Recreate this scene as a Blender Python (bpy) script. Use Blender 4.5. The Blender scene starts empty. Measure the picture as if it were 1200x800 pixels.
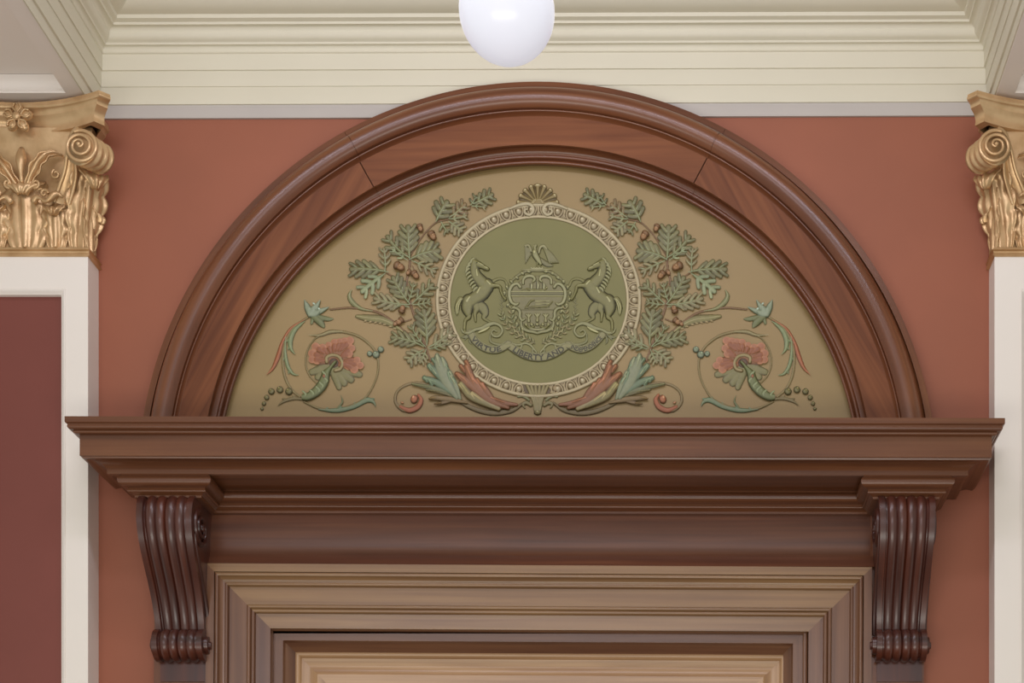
import bpy, bmesh, math, random
import numpy as np
from mathutils import Vector, Matrix
random.seed(4)
PI = math.pi
S = bpy.context.scene
C = S.collection

# ------------------------------------------------------------------ camera
DIST, FPX, VX, VY, EYE = 4.5, 1800.0, 800.0, 1200.0, 1.6
cd = bpy.data.cameras.new('camera'); cam = bpy.data.objects.new('camera', cd); C.objects.link(cam)
cam.location = (0, -DIST, EYE); cam.rotation_euler = (PI/2, 0, 0)
cd.sensor_width = 36; cd.lens = 36*FPX/1200
cd.shift_x = (600-VX)/1200; cd.shift_y = (VY-400)/1200
cd.clip_start = 0.05
S.camera = cam

def PX(x, p=0.0): return (x-VX)/FPX*(DIST-p)            # picture x on the plane p metres in front of the wall
def PZ(y, p=0.0): return EYE+(VY-y)/FPX*(DIST-p)

# ------------------------------------------------------------------ world, lights, exposure
w = bpy.data.worlds.new('world'); S.world = w; w.use_nodes = True
bg = w.node_tree.nodes['Background']; bg.inputs[0].default_value = (0.82, 0.84, 0.77, 1); bg.inputs[1].default_value = 0.55
def area(name, loc, target, sx, sy, power, col):
    l = bpy.data.lights.new(name, 'AREA'); l.shape = 'RECTANGLE'; l.size = sx; l.size_y = sy
    l.energy = power; l.color = col
    o = bpy.data.objects.new(name, l); C.objects.link(o); o.location = loc
    d = Vector(target)-Vector(loc); o.rotation_euler = d.to_track_quat('-Z', 'Y').to_euler()
    return o
area('ceiling_lamp_light', (-0.4, -1.6, 4.55), (-0.4, 0, 3.3), 2.3, 0.18, 15, (0.86, 0.85, 1.0))
area('high_window_light', (-0.9, -6.5, 3.8), (-0.4, 0, 3.1), 4.2, 0.9, 58, (0.93, 0.91, 1.0))
area('floor_bounce_fill', (-0.5, -4.9, 0.5), (-0.4, -0.9, 4.6), 5.0, 1.0, 98, (1.0, 0.98, 0.90))  # added fill, no real window: imitates floor bounce on ceiling and soffits
vs = S.view_settings
vs.view_transform = 'Standard'; vs.look = 'None'; vs.gamma = 1.0; vs.use_curve_mapping = False
vs.exposure = 0.0

# ------------------------------------------------------------------ materials
def srgb(r, g, b):
    f = lambda c: (c/255/12.92) if c/255 <= 0.04045 else ((c/255+0.055)/1.055)**2.4
    return (f(r), f(g), f(b), 1)
class NT:
    def __init__(s, name):
        s.m = bpy.data.materials.new(name); s.m.use_nodes = True; s.t = s.m.node_tree
        s.b = s.t.nodes['Principled BSDF']
    def n(s, k, **kw):
        nd = s.t.nodes.new(k)
        for a, v in kw.items(): setattr(nd, a, v)
        return nd
    def l(s, a, b): s.t.links.new(a, b)
    def ramp(s, fac, stops):
        r = s.n('ShaderNodeValToRGB'); e = r.color_ramp.elements
        e[0].position, e[0].color = stops[0]; e[1].position, e[1].color = stops[-1]
        for p, c in stops[1:-1]:
            q = e.new(p); q.color = c
        s.l(fac, r.inputs[0]); return r
def wood(name, light, mid, dark, rough=0.29, su=1.6, sv=45, coat=0.12):
    k = NT(name); uv = k.n('ShaderNodeUVMap'); mp = k.n('ShaderNodeMapping')
    mp.inputs['Scale'].default_value = (su, sv, 1); k.l(uv.outputs[0], mp.inputs[0])
    n1 = k.n('ShaderNodeTexNoise'); n1.inputs['Scale'].default_value = 1.0; n1.inputs['Detail'].default_value = 6; n1.inputs['Distortion'].default_value = 0.6
    k.l(mp.outputs[0], n1.inputs['Vector'])
    mp2 = k.n('ShaderNodeMapping'); mp2.inputs['Scale'].default_value = (1.1, 7, 1); k.l(uv.outputs[0], mp2.inputs[0])
    n2 = k.n('ShaderNodeTexNoise'); n2.inputs['Scale'].default_value = 1.3; n2.inputs['Detail'].default_value = 3; k.l(mp2.outputs[0], n2.inputs['Vector'])
    mx = k.n('ShaderNodeMath', operation='MULTIPLY_ADD'); mx.inputs[1].default_value = 0.55
    k.l(n1.outputs[0], mx.inputs[0])
    m3 = k.n('ShaderNodeMath', operation='MULTIPLY'); m3.inputs[1].default_value = 0.45; k.l(n2.outputs[0], m3.inputs[0]); k.l(m3.outputs[0], mx.inputs[2])
    r = k.ramp(mx.outputs[0], [(0.32, dark), (0.5, mid), (0.68, light)])
    k.l(r.outputs[0], k.b.inputs['Base Color'])
    k.b.inputs['Roughness'].default_value = rough
    k.b.inputs['Coat Weight'].default_value = coat; k.b.inputs['Coat Roughness'].default_value = 0.22
    bp = k.n('ShaderNodeBump'); bp.inputs['Strength'].default_value = 0.06; bp.inputs['Distance'].default_value = 0.002
    k.l(n1.outputs[0], bp.inputs['Height']); k.l(bp.outputs[0], k.b.inputs['Normal'])
    return k.m
def paint(name, col, col2=None, rough=0.6, scale=2.5, bump=0.05, metal=0.0, coat=0.0, bscale=60):
    k = NT(name); tc = k.n('ShaderNodeTexCoord')
    n = k.n('ShaderNodeTexNoise'); n.inputs['Scale'].default_value = scale; n.inputs['Detail'].default_value = 4
    k.l(tc.outputs['Object'], n.inputs['Vector'])
    r = k.ramp(n.outputs[0], [(0.35, col), (0.65, col2 or col)]); k.l(r.outputs[0], k.b.inputs['Base Color'])
    k.b.inputs['Roughness'].default_value = rough; k.b.inputs['Metallic'].default_value = metal; k.b.inputs['Coat Weight'].default_value = coat
    n2 = k.n('ShaderNodeTexNoise'); n2.inputs['Scale'].default_value = bscale; n2.inputs['Detail'].default_value = 3; k.l(tc.outputs['Object'], n2.inputs['Vector'])
    bp = k.n('ShaderNodeBump'); bp.inputs['Strength'].default_value = bump; bp.inputs['Distance'].default_value = 0.004
    k.l(n2.outputs[0], bp.inputs['Height']); k.l(bp.outputs[0], k.b.inputs['Normal'])
    return k.m
M = {}
M['mahogany'] = wood('mahogany', srgb(128, 80, 50), srgb(107, 62, 38), srgb(82, 46, 30))
M['mahogany_hood'] = wood('mahogany_hood', srgb(122, 78, 50), srgb(105, 64, 41), srgb(84, 50, 33), su=1.0)
M['mahogany_board'] = wood('mahogany_board', srgb(134, 84, 54), srgb(116, 70, 45), srgb(90, 52, 34), rough=0.5, coat=0.0)
M['mahogany_board'].node_tree.nodes['Principled BSDF'].inputs['Specular IOR Level'].default_value = 0.2
M['mahogany_frieze'] = wood('mahogany_frieze', srgb(122, 76, 52), srgb(100, 60, 42), srgb(78, 46, 34), rough=0.34, su=1.0, coat=0.1)
M['mahogany_corbel'] = wood('mahogany_corbel', srgb(98, 46, 28), srgb(74, 36, 26), srgb(44, 24, 24), rough=0.36, su=3, sv=30, coat=0.4)
M['walnut_sheen'] = wood('walnut_sheen', srgb(156, 122, 84), srgb(138, 105, 73), srgb(116, 85, 60), su=1.2, sv=38)  # paler copy of the side wood: glancing sheen put into the colour
M['walnut_side'] = wood('walnut_side', srgb(130, 92, 66), srgb(110, 75, 54), srgb(88, 57, 43), su=1.2, sv=38)
M['oak_door'] = wood('oak_door', srgb(196, 160, 122), srgb(172, 136, 100), srgb(142, 106, 78), su=1.2, sv=40)
M['terracotta'] = paint('terracotta_wall_paint', srgb(153, 90, 66), srgb(146, 86, 63), rough=0.62, bump=0.04, bscale=25)
M['cream'] = paint('cream_ceiling_paint', srgb(216, 210, 190), srgb(213, 207, 187), rough=0.7)
M['shaded_band'] = paint('shaded_band_paint', srgb(188, 181, 174), srgb(181, 174, 168), rough=0.6)  # grey carries the shade on a white-painted band
M['beam'] = paint('beam_paint', srgb(244, 237, 231), srgb(241, 234, 228), rough=0.7)
M['white'] = paint('white_pilaster_paint', srgb(238, 230, 222), srgb(234, 226, 218), rough=0.45)
M['burgundy'] = paint('burgundy_panel_paint', srgb(124, 64, 54), srgb(118, 60, 50), rough=0.6)
M['gold'] = paint('bronze_gold_paint', srgb(218, 184, 140), srgb(192, 156, 112), rough=0.34, metal=0.52, bump=0.12, bscale=90, scale=14)
M['floor'] = wood('floor_oak', srgb(150, 110, 80), srgb(130, 92, 66), srgb(100, 70, 50), rough=0.4, su=0.8, sv=10)
M['tympanum'] = paint('ochre_panel_paint', srgb(150, 126, 82), srgb(144, 121, 78), rough=0.5, scale=1.6, bump=0.03)
M['medallion'] = paint('olive_panel_paint', srgb(118, 113, 60), srgb(113, 109, 57), rough=0.5, scale=7, bump=0.03)
M['brass'] = paint('brass', srgb(190, 160, 100), rough=0.3, metal=0.9)
k = NT('painted_relief'); at = k.n('ShaderNodeAttribute'); at.attribute_name = 'paint'
tc = k.n('ShaderNodeTexCoord'); n = k.n('ShaderNodeTexNoise'); n.inputs['Scale'].default_value = 90; k.l(tc.outputs['Object'], n.inputs['Vector'])
mx = k.n('ShaderNodeMix', data_type='RGBA', blend_type='MULTIPLY'); mx.inputs[0].default_value = 0.35
r = k.ramp(n.outputs[0], [(0.3, (0.7, 0.7, 0.7, 1)), (0.7, (1, 1, 1, 1))])
k.l(at.outputs['Color'], mx.inputs[6]); k.l(r.outputs[0], mx.inputs[7]); k.l(mx.outputs[2], k.b.inputs['Base Color']); k.b.inputs['Roughness'].default_value = 0.45
M['relief'] = k.m
k = NT('opal_glass_lit'); k.b.inputs['Base Color'].default_value = (0.62, 0.63, 0.68, 1); k.b.inputs['Roughness'].default_value = 0.25
k.b.inputs['Emission Color'].default_value = (0.84, 0.86, 1.0, 1); k.b.inputs['Emission Strength'].default_value = 0.48
M['opal'] = k.m
k = NT('letter_paint'); tc = k.n('ShaderNodeTexCoord'); n = k.n('ShaderNodeTexNoise'); n.inputs['Scale'].default_value = 50; k.l(tc.outputs['Object'], n.inputs['Vector'])
r = k.ramp(n.outputs[0], [(0.3, srgb(58, 56, 36)), (0.7, srgb(66, 62, 42))]); k.l(r.outputs[0], k.b.inputs['Base Color'])
M['letter'] = k.m

# ------------------------------------------------------------------ helpers
def thing(name, label, cat, loc, group=None, roty=0.0):
    o = bpy.data.objects.new(name, None); C.objects.link(o); o.location = loc; o.empty_display_size = 0.1
    o.rotation_euler = (0, roty, 0); o['label'] = label; o['category'] = cat
    if group: o['group'] = group
    return o
def wloc(o):
    v = Vector((0, 0, 0))
    while o is not None: v += o.location; o = o.parent
    return v
def mesh_obj(name, verts, faces, mat, parent=None, uvs=None, smooth=True, angle=32, label=None, attr=None):
    """verts in world space; the mesh is stored relative to its parent"""
    off = wloc(parent) if parent else Vector((0, 0, 0))
    V = np.asarray(verts, dtype=np.float64).reshape(-1, 3)-np.array(off)[None, :]
    me = bpy.data.meshes.new(name); me.from_pydata(V.tolist(), [], faces); me.materials.append(mat)
    if uvs is not None:
        ul = me.uv_layers.new(name='UVMap'); li = np.empty(len(me.loops), dtype=np.int32); me.loops.foreach_get('vertex_index', li)
        ul.data.foreach_set('uv', np.asarray(uvs, dtype=np.float32)[li].ravel())
    if attr is not None:
        a = me.attributes.new('paint', 'FLOAT_COLOR', 'POINT'); c = np.ones((len(V), 4), dtype=np.float32); c[:, :3] = attr
        a.data.foreach_set('color', c.ravel())
    me.update()
    if smooth:
        me.shade_smooth()
        if angle: me.set_sharp_from_angle(angle=math.radians(angle))
    o = bpy.data.objects.new(name, me); C.objects.link(o)
    if parent: o.parent = parent
    if label: o['label'] = label
    return o
def struct(o): o['kind'] = 'structure'; return o
def recalc(o):
    bm = bmesh.new(); bm.from_mesh(o.data); bmesh.ops.recalc_face_normals(bm, faces=bm.faces); bm.to_mesh(o.data); bm.free(); return o
class MB:                                   # collects several solids of ONE object
    def __init__(s): s.v = []; s.f = []; s.uv = []
    def add(s, v, f, uv=None):
        n = len(s.v); s.v += [tuple(q) for q in v]; s.f += [tuple(i+n for i in q) for q in f]
        s.uv += [tuple(q) for q in uv] if uv is not None else [(q[0], q[2]) for q in v]
    def box(s, x0, x1, y0, y1, z0, z1, vert=False):
        P = [(x0,y0,z0),(x1,y0,z0),(x1,y1,z0),(x0,y1,z0),(x0,y0,z1),(x1,y0,z1),(x1,y1,z1),(x0,y1,z1)]
        for q in [(0,1,5,4),(1,2,6,5),(2,3,7,6),(3,0,4,7),(4,5,6,7),(3,2,1,0)]:
            pts = [P[i] for i in q]
            uv = [(p[2], p[0]+p[1]) if vert else (p[0]+p[1]*0.3, p[2]+p[1]) for p in pts]
            s.add(pts, [(0,1,2,3)], uv)
    def rings(s, R, closed=False, caps=False, loop=False, u=None):
        """R: list of stations, each a list of points (profile)"""
        n = len(s.v); m = len(R[0]); A = np.array(R, dtype=float)
        mid = A.mean(axis=1); du = [0.0]
        for i in range(1, len(R)): du.append(du[-1]+float(np.linalg.norm(mid[i]-mid[i-1])))
        if u is not None: du = u
        pr = A[0]; dv = [0.0]
        for j in range(1, m): dv.append(dv[-1]+float(np.linalg.norm(pr[j]-pr[j-1])))
        for i in range(len(R)):
            for j in range(m): s.v.append(tuple(A[i, j])); s.uv.append((du[i], dv[j]))
        mm = m if closed else m-1; LL = len(R) if loop else len(R)-1
        for i in range(LL):
            i2 = (i+1) % len(R)
            for j in range(mm):
                j2 = (j+1) % m
                s.f.append((n+i*m+j, n+i*m+j2, n+i2*m+j2, n+i2*m+j))
        if caps:
            s.f.append(tuple(n+j for j in range(m))); s.f.append(tuple(n+(len(R)-1)*m+j for j in reversed(range(m))))
    def build(s, name, mat, parent=None, rec=True, **kw):
        o = mesh_obj(name, s.v, s.f, mat, parent, uvs=s.uv, **kw)
        if rec: recalc(o)
        return o
def prof(start, *segs):
    """profile from straight segments (a, b) and arcs (a, b, bulge)"""
    P = [start]
    for sg in segs:
        a = np.array(P[-1], float); b = np.array(sg[:2], float)
        if len(sg) == 2: P.append(tuple(b)); continue
        bl = sg[2]; d = b-a; L = np.linalg.norm(d); nrm = np.array([-d[1], d[0]])/L
        th = 4*math.atan(abs(bl)*2); sgn = 1 if bl > 0 else -1
        if th < 1e-3: P.append(tuple(b)); continue
        Rr = L/2/math.sin(th/2); c = (a+b)/2-nrm*sgn*Rr*math.cos(th/2); N = 8
        a0 = math.atan2(a[1]-c[1], a[0]-c[0])
        for i in range(1, N+1):
            an = a0-sgn*th*i/N
            P.append((c[0]+Rr*math.cos(an), c[1]+Rr*math.sin(an)))
    return P
def catmull(P, n=8):
    P = [np.array(p, float) for p in P]; out = []
    if len(P) < 3: n = max(n, 2)
    for i in range(len(P)-1):
        p0, p1, p2, p3 = P[max(i-1, 0)], P[i], P[i+1], P[min(i+2, len(P)-1)]
        for k in range(n):
            u = k/n; out.append(0.5*(2*p1+(-p0+p2)*u+(2*p0-5*p1+4*p2-p3)*u*u+(-p0+3*p1-3*p2+p3)*u**3))
    out.append(P[-1]); return np.array(out)
def offset_path(path, q, side=1):
    """mitred offset of an open 2-D polyline"""
    P = [np.array(p, float) for p in path]; out = []
    for i in range(len(P)):
        ns = []
        for a, b in ((i-1, i), (i, i+1)):
            if a < 0 or b >= len(P): continue
            d = P[b]-P[a]; d /= np.linalg.norm(d); ns.append(np.array([-d[1], d[0]])*side)
        nn = sum(ns)/len(ns); nn = nn/np.dot(nn, ns[0]); out.append(P[i]+nn*q)
    return out
def sweep_plan(mb, path, profile, side=1):
    """path in plan (x, p); profile [(q, z)]"""
    cols = [(offset_path(path, q, side), z) for q, z in profile]
    for i in range(len(path)-1):            # each straight run has its own verts so mitres are crisp
        R = [[(c[k][0], -c[k][1], z) for c, z in cols] for k in (i, i+1)]
        mb.rings(R)
def tube(mb, pts, rad, n=10, up=(0, -1, 0)):
    pts = [Vector(p) for p in pts]; R = []
    for i, p in enumerate(pts):
        d = (pts[min(i+1, len(pts)-1)]-pts[max(i-1, 0)]).normalized()
        a = d.cross(Vector(up)).normalized(); b = a.cross(d).normalized()
        r = rad[i] if hasattr(rad, '__len__') else rad
        R.append([tuple(p+a*r*math.cos(2*PI*j/n)+b*r*math.sin(2*PI*j/n)) for j in range(n)])
    mb.rings(R, closed=True, caps=True)
def ellipsoid(mb, c, rx, ry, rz, nu=14, nv=8, rot=None):
    R = []
    for i in range(nv+1):
        ph = -PI/2+PI*i/nv; ring = []
        for j in range(nu):
            t = 2*PI*j/nu; v = Vector((rx*math.cos(ph)*math.cos(t), ry*math.cos(ph)*math.sin(t), rz*math.sin(ph)))
            if rot: v = rot @ v
            ring.append(tuple(Vector(c)+v))
        R.append(ring)
    mb.rings(R, closed=True)

XC = -0.42                                   # the axis of door and arch
XPL, XPR = -1.711, 0.8975                     # facing edges of the two pilasters
PPIL = 0.08
ZS = EYE+2.66                                # beam soffit
# ------------------------------------------------------------------ structure
mb = MB()
DX0, DX1, DZ1 = -1.205, 0.372, EYE+1.145      # opening of the door
mb.box(-3.4, DX0, 0, 0.25, 0, 4.9); mb.box(DX1, 2.8, 0, 0.25, 0, 4.9); mb.box(DX0, DX1, 0, 0.25, DZ1, 4.9)
struct(mb.build('wall_back', M['terracotta'], angle=20))
mb = MB(); mb.box(-3.4, 2.8, -7.5, 0.25, -0.1, 0); struct(mb.build('floor', M['floor']))

# ceiling between the beams
mb = MB(); mb.box(-3.4, 2.8, -7.5, 0.25, 4.9, 5.0); mb.box(XPL-0.02, XPR+0.02, -7.5, 0.0, EYE+3.06, 4.9)
struct(mb.build('ceiling', M['cream']))
# moulded cornice: along one beam, the wall, the other beam
prf = prof((0.0, EYE+2.66), (0.004, EYE+2.66), (0.004, EYE+2.693), (0.010, EYE+2.694), (0.010, EYE+2.741), (0.013, EYE+2.744, 0.4), (0.013, EYE+2.785), (0.018, EYE+2.789, 0.4),
           (0.018, EYE+2.835), (0.022, EYE+2.837), (0.034, EYE+2.853, 0.35), (0.036, EYE+2.858), (0.040, EYE+2.860), (0.052, EYE+2.880, -0.2), (0.070, EYE+2.888, 0.2), (0.072, EYE+2.894), (0.085, EYE+2.897), (0.088, EYE+2.906),
           (0.150, EYE+2.985, -0.25), (0.155, EYE+2.99), (0.165, EYE+2.992), (0.180, EYE+3.02, 0.35), (0.185, EYE+3.022), (0.185, EYE+3.065))
pathc = [(XPL, 7.4), (XPL, 0.0), (XPR, 0.0), (XPR, 7.4)]
mb = MB(); sweep_plan(mb, pathc, prf, side=1)
cor = mb.build('trim_1', M['cream'], rec=False, angle=30); struct(cor)
mb = MB(); mb.box(XPL, XPR, -0.007, 0.0, EYE+2.655, EYE+2.693); struct(mb.build('trim_6', M['shaded_band'], angle=20))
# beams over the pilasters: border strips round a sunk soffit panel
for nm, xa, xb in (('trim_2', XPL-0.36, XPL), ('trim_3', XPR, XPR+0.36)):
    mb = MB()
    DR = 0.042
    mb.box(xa, xb, -7.4, 0.0, ZS+DR, 4.9)
    mb.box(xa, xa+0.052, -7.4, 0, ZS, ZS+DR); mb.box(xb-0.052, xb, -7.4, 0, ZS, ZS+DR)
    mb.box(xa+0.052, xb-0.052, -0.112, 0, ZS, ZS+DR)
    pp = prof((0.0, ZS+0.004), (0.003, ZS+0.006), (0.010, ZS+0.034, 0.2), (0.020, ZS+DR-0.001))
    cols = [([(xa+0.052+q, 7.3), (xa+0.052+q, 0.112+q), (xb-0.052-q, 0.112+q), (xb-0.052-q, 7.3)], z) for q, z in pp]
    for i in range(3): mb.rings([[(c[k][0], -c[k][1], z) for c, z in cols] for k in (i, i+1)])
    struct(mb.build(nm, M['beam'], angle=25))
# the outer flanks of the beams
for nm, xa in (('trim_4', XPL-0.36), ('trim_5', XPR+0.36)):
    sgn = -1 if nm == 'trim_4' else 1
    mb = MB(); cols = [([(xa+sgn*q, 0.0), (xa+sgn*q, 7.4)], z) for q, z in prf]
    mb.rings([[(c[k][0], -c[k][1], z) for c, z in cols] for k in (0, 1)]); struct(mb.build(nm, M['cream'], rec=False))

# door leaf and jamb inside the casing
mb = MB()
zi = PZ(736, 0.0)
x0, x1 = PX(314, 0.0), PX(948, 0.0)
def frame(mb, pr, x0, x1, z1, z0=0.0, sx=1.0):
    """inverted U: pr = [(d, p)], d inwards from the outer edge; sx stretches d on the sides"""
    for run in range(3):
        R = []
        for e in (0, 1):
            ring = []
            for d, p in pr:
                if run == 0: pt = (x0+d*sx, -p, z0 if e == 0 else z1-d)
                elif run == 1: pt = (x0+d*sx if e == 0 else x1-d*sx, -p, z1-d)
                else: pt = (x1-d*sx, -p, z1-d if e == 0 else z0)
                ring.append(pt)
            R.append(ring)
        n = len(mb.v); mb.rings(R)
frame(mb, prof((-0.02, -0.02), (-0.02, 0.006), (0.002, 0.006), (0.016, 0.008, 0.35), (0.016, 0.0), (0.042, 0.0), (0.046, -0.012), (0.070, -0.034), (0.072, -0.045)), x0, x1, zi, sx=1.08)
leafx0, leafx1, leafz = PX(345, -0.04), PX(923, -0.04), PZ(764.5, -0.04)
door = struct(mb.build('door_1', M['walnut_side'], angle=25))
mb = MB()
frame(mb, prof((-0.03, -0.05), (0.0, -0.045), (0.004, -0.036), (0.018, -0.034, 0.3), (0.022, -0.045), (0.04, -0.05), (0.07, -0.04, -0.1), (0.075, -0.04), (0.11, -0.04), (0.12, -0.055), (0.14, -0.055)), leafx0, leafx1, leafz)
mb.box(leafx0, leafx1, 0.055, 0.09, 0.02, leafz+0.02, vert=True)
mb.build('door_leaf', M['oak_door'], door, angle=25)
mb = MB(); tube(mb, [(leafx1-0.07, 0.03, 1.0), (leafx1-0.07, -0.03, 1.0)], 0.01, up=(0, 0, 1)); ellipsoid(mb, (leafx1-0.07, -0.04, 1.0), 0.028, 0.022, 0.028); mb.build('door_knob', M['brass'], door)

# ------------------------------------------------------------------ door casing
casing = thing('door_casing', 'wide moulded brown wood casing framing the door below the frieze', 'door casing', (XC, -0.0, 0.0))
prc = prof((0.0, 0.0), (0.0, 0.05), (0.0235, 0.05), (0.0245, 0.042), (0.0265, 0.046), (0.036, 0.054, 0.45), (0.052, 0.040, -0.2), (0.061, 0.037, 0.45),
           (0.063, 0.031), (0.114, 0.031), (0.115, 0.034), (0.126, 0.036, 0.5), (0.127, 0.033), (0.138, 0.034, 0.5), (0.139, 0.027), (0.181, 0.026), (0.181, 0.0))
cx0, cx1, cz = PX(241.5, 0.05), PX(1022, 0.05), PZ(662, 0.05)
for run, nm, mt in ((0, 'side_casing', 'walnut_side'), (1, 'head_casing', 'walnut_sheen'), (2, 'side_casing', 'walnut_side')):
    mb = MB(); R = []
    for e in (0, 1):
        if run == 0: R.append([(cx0+d, -p, 0.0 if e == 0 else cz-d) for d, p in prc])
        elif run == 1: R.append([(cx0+d if e == 0 else cx1-d, -p, cz-d) for d, p in prc])
        else: R.append([(cx1-d, -p, cz-d if e == 0 else 0.0) for d, p in prc])
    mb.rings(R)
    o = mb.build(nm, M[mt], casing, rec=False, angle=25)
    if run == 1: o['label'] = 'head casing, sheen painted into its paler wood'
# ------------------------------------------------------------------ hood over the door
HXL, HXR, PF = -1.669, 0.855, 0.25
hood = thing('door_hood', 'long projecting mahogany cornice and frieze above the door, carrying the arch', 'cornice', (XC, 0.0, EYE+1.34), roty=0.002)  # roty tilts the hood slightly to follow its sloping image line
e = EYE
prh = prof((0.0, e+1.668), (0.030, e+1.668), (0.030, e+1.653), (0.024, e+1.650), (0.024, e+1.647), (0.016, e+1.638, 0.42), (0.012, e+1.637), (0.006, e+1.6295, 0.42), (0.0, e+1.628), (0.0, e+1.571),
           (-0.004, e+1.570), (-0.006, e+1.566), (-0.012, e+1.566), (-0.060, e+1.543, -0.22), (-0.060, e+1.539), (-0.066, e+1.539))
pathh = [(HXL, 0.0), (HXL, PF), (HXR, PF), (HXR, 0.0)]
mb = MB(); sweep_plan(mb, pathh, prh, side=1); crown = mb.build('crown_moulding', M['mahogany_hood'], hood, rec=False, angle=28)
mb = MB(); mb.box(HXL+0.002, HXR-0.002, -PF+0.002, 0.0, e+1.62, e+1.667); mb.box(HXL+0.055, HXR-0.055, -PF+0.055, 0, e+1.54, e+1.62); mb.build('soffit_board', M['mahogany_hood'], hood)
prb = prof((0.045, e+1.541), (0.046, e+1.536), (0.038, e+1.508, 0.38), (0.030, e+1.506), (0.031, e+1.502), (0.026, e+1.495, 0.45), (0.016, e+1.490), (0.016, e+1.484), (0.0, e+1.482))
CL, CR = -1.452, 0.630
pathb = [(CL-0.078, 0.0), (CL-0.078, 0.150), (CL+0.078, 0.150), (CL+0.078, 0.022), (CR-0.078, 0.022), (CR-0.078, 0.150), (CR+0.078, 0.150), (CR+0.078, 0.0)]
mb = MB(); sweep_plan(mb, pathb, prb, side=1); mb.build('bed_moulding', M['mahogany_hood'], hood, rec=False, angle=28)
mb = MB()
zf0, zf1 = PZ(663, 0.05), e+1.50
R = [[(x, -(0.022+0.028*max(0, (0.35-t)/0.35)**2.0+0.006*math.sin(PI*t)), zf0+(zf1-zf0)*t) for t in [i/16 for i in range(17)]] for x in (CL+0.02, CR-0.02)]
mb.rings(R)
mb.box(CL-0.078, CL+0.078, -0.15, 0, e+1.484, e+1.541); mb.box(CR-0.078, CR+0.078, -0.15, 0, e+1.484, e+1.541)
mb.box(CL, CR, -0.02, 0, e+1.484, e+1.541)
mb.build('frieze_board', M['mahogany_frieze'], hood, rec=False, angle=28)
for cx in (CL, CR):
    mb = MB(); mb.box(cx-0.085, cx+0.074, -0.03, 0, 0, e+1.49, vert=True); mb.build('backing_board', M['mahogany'], casing)

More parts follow.
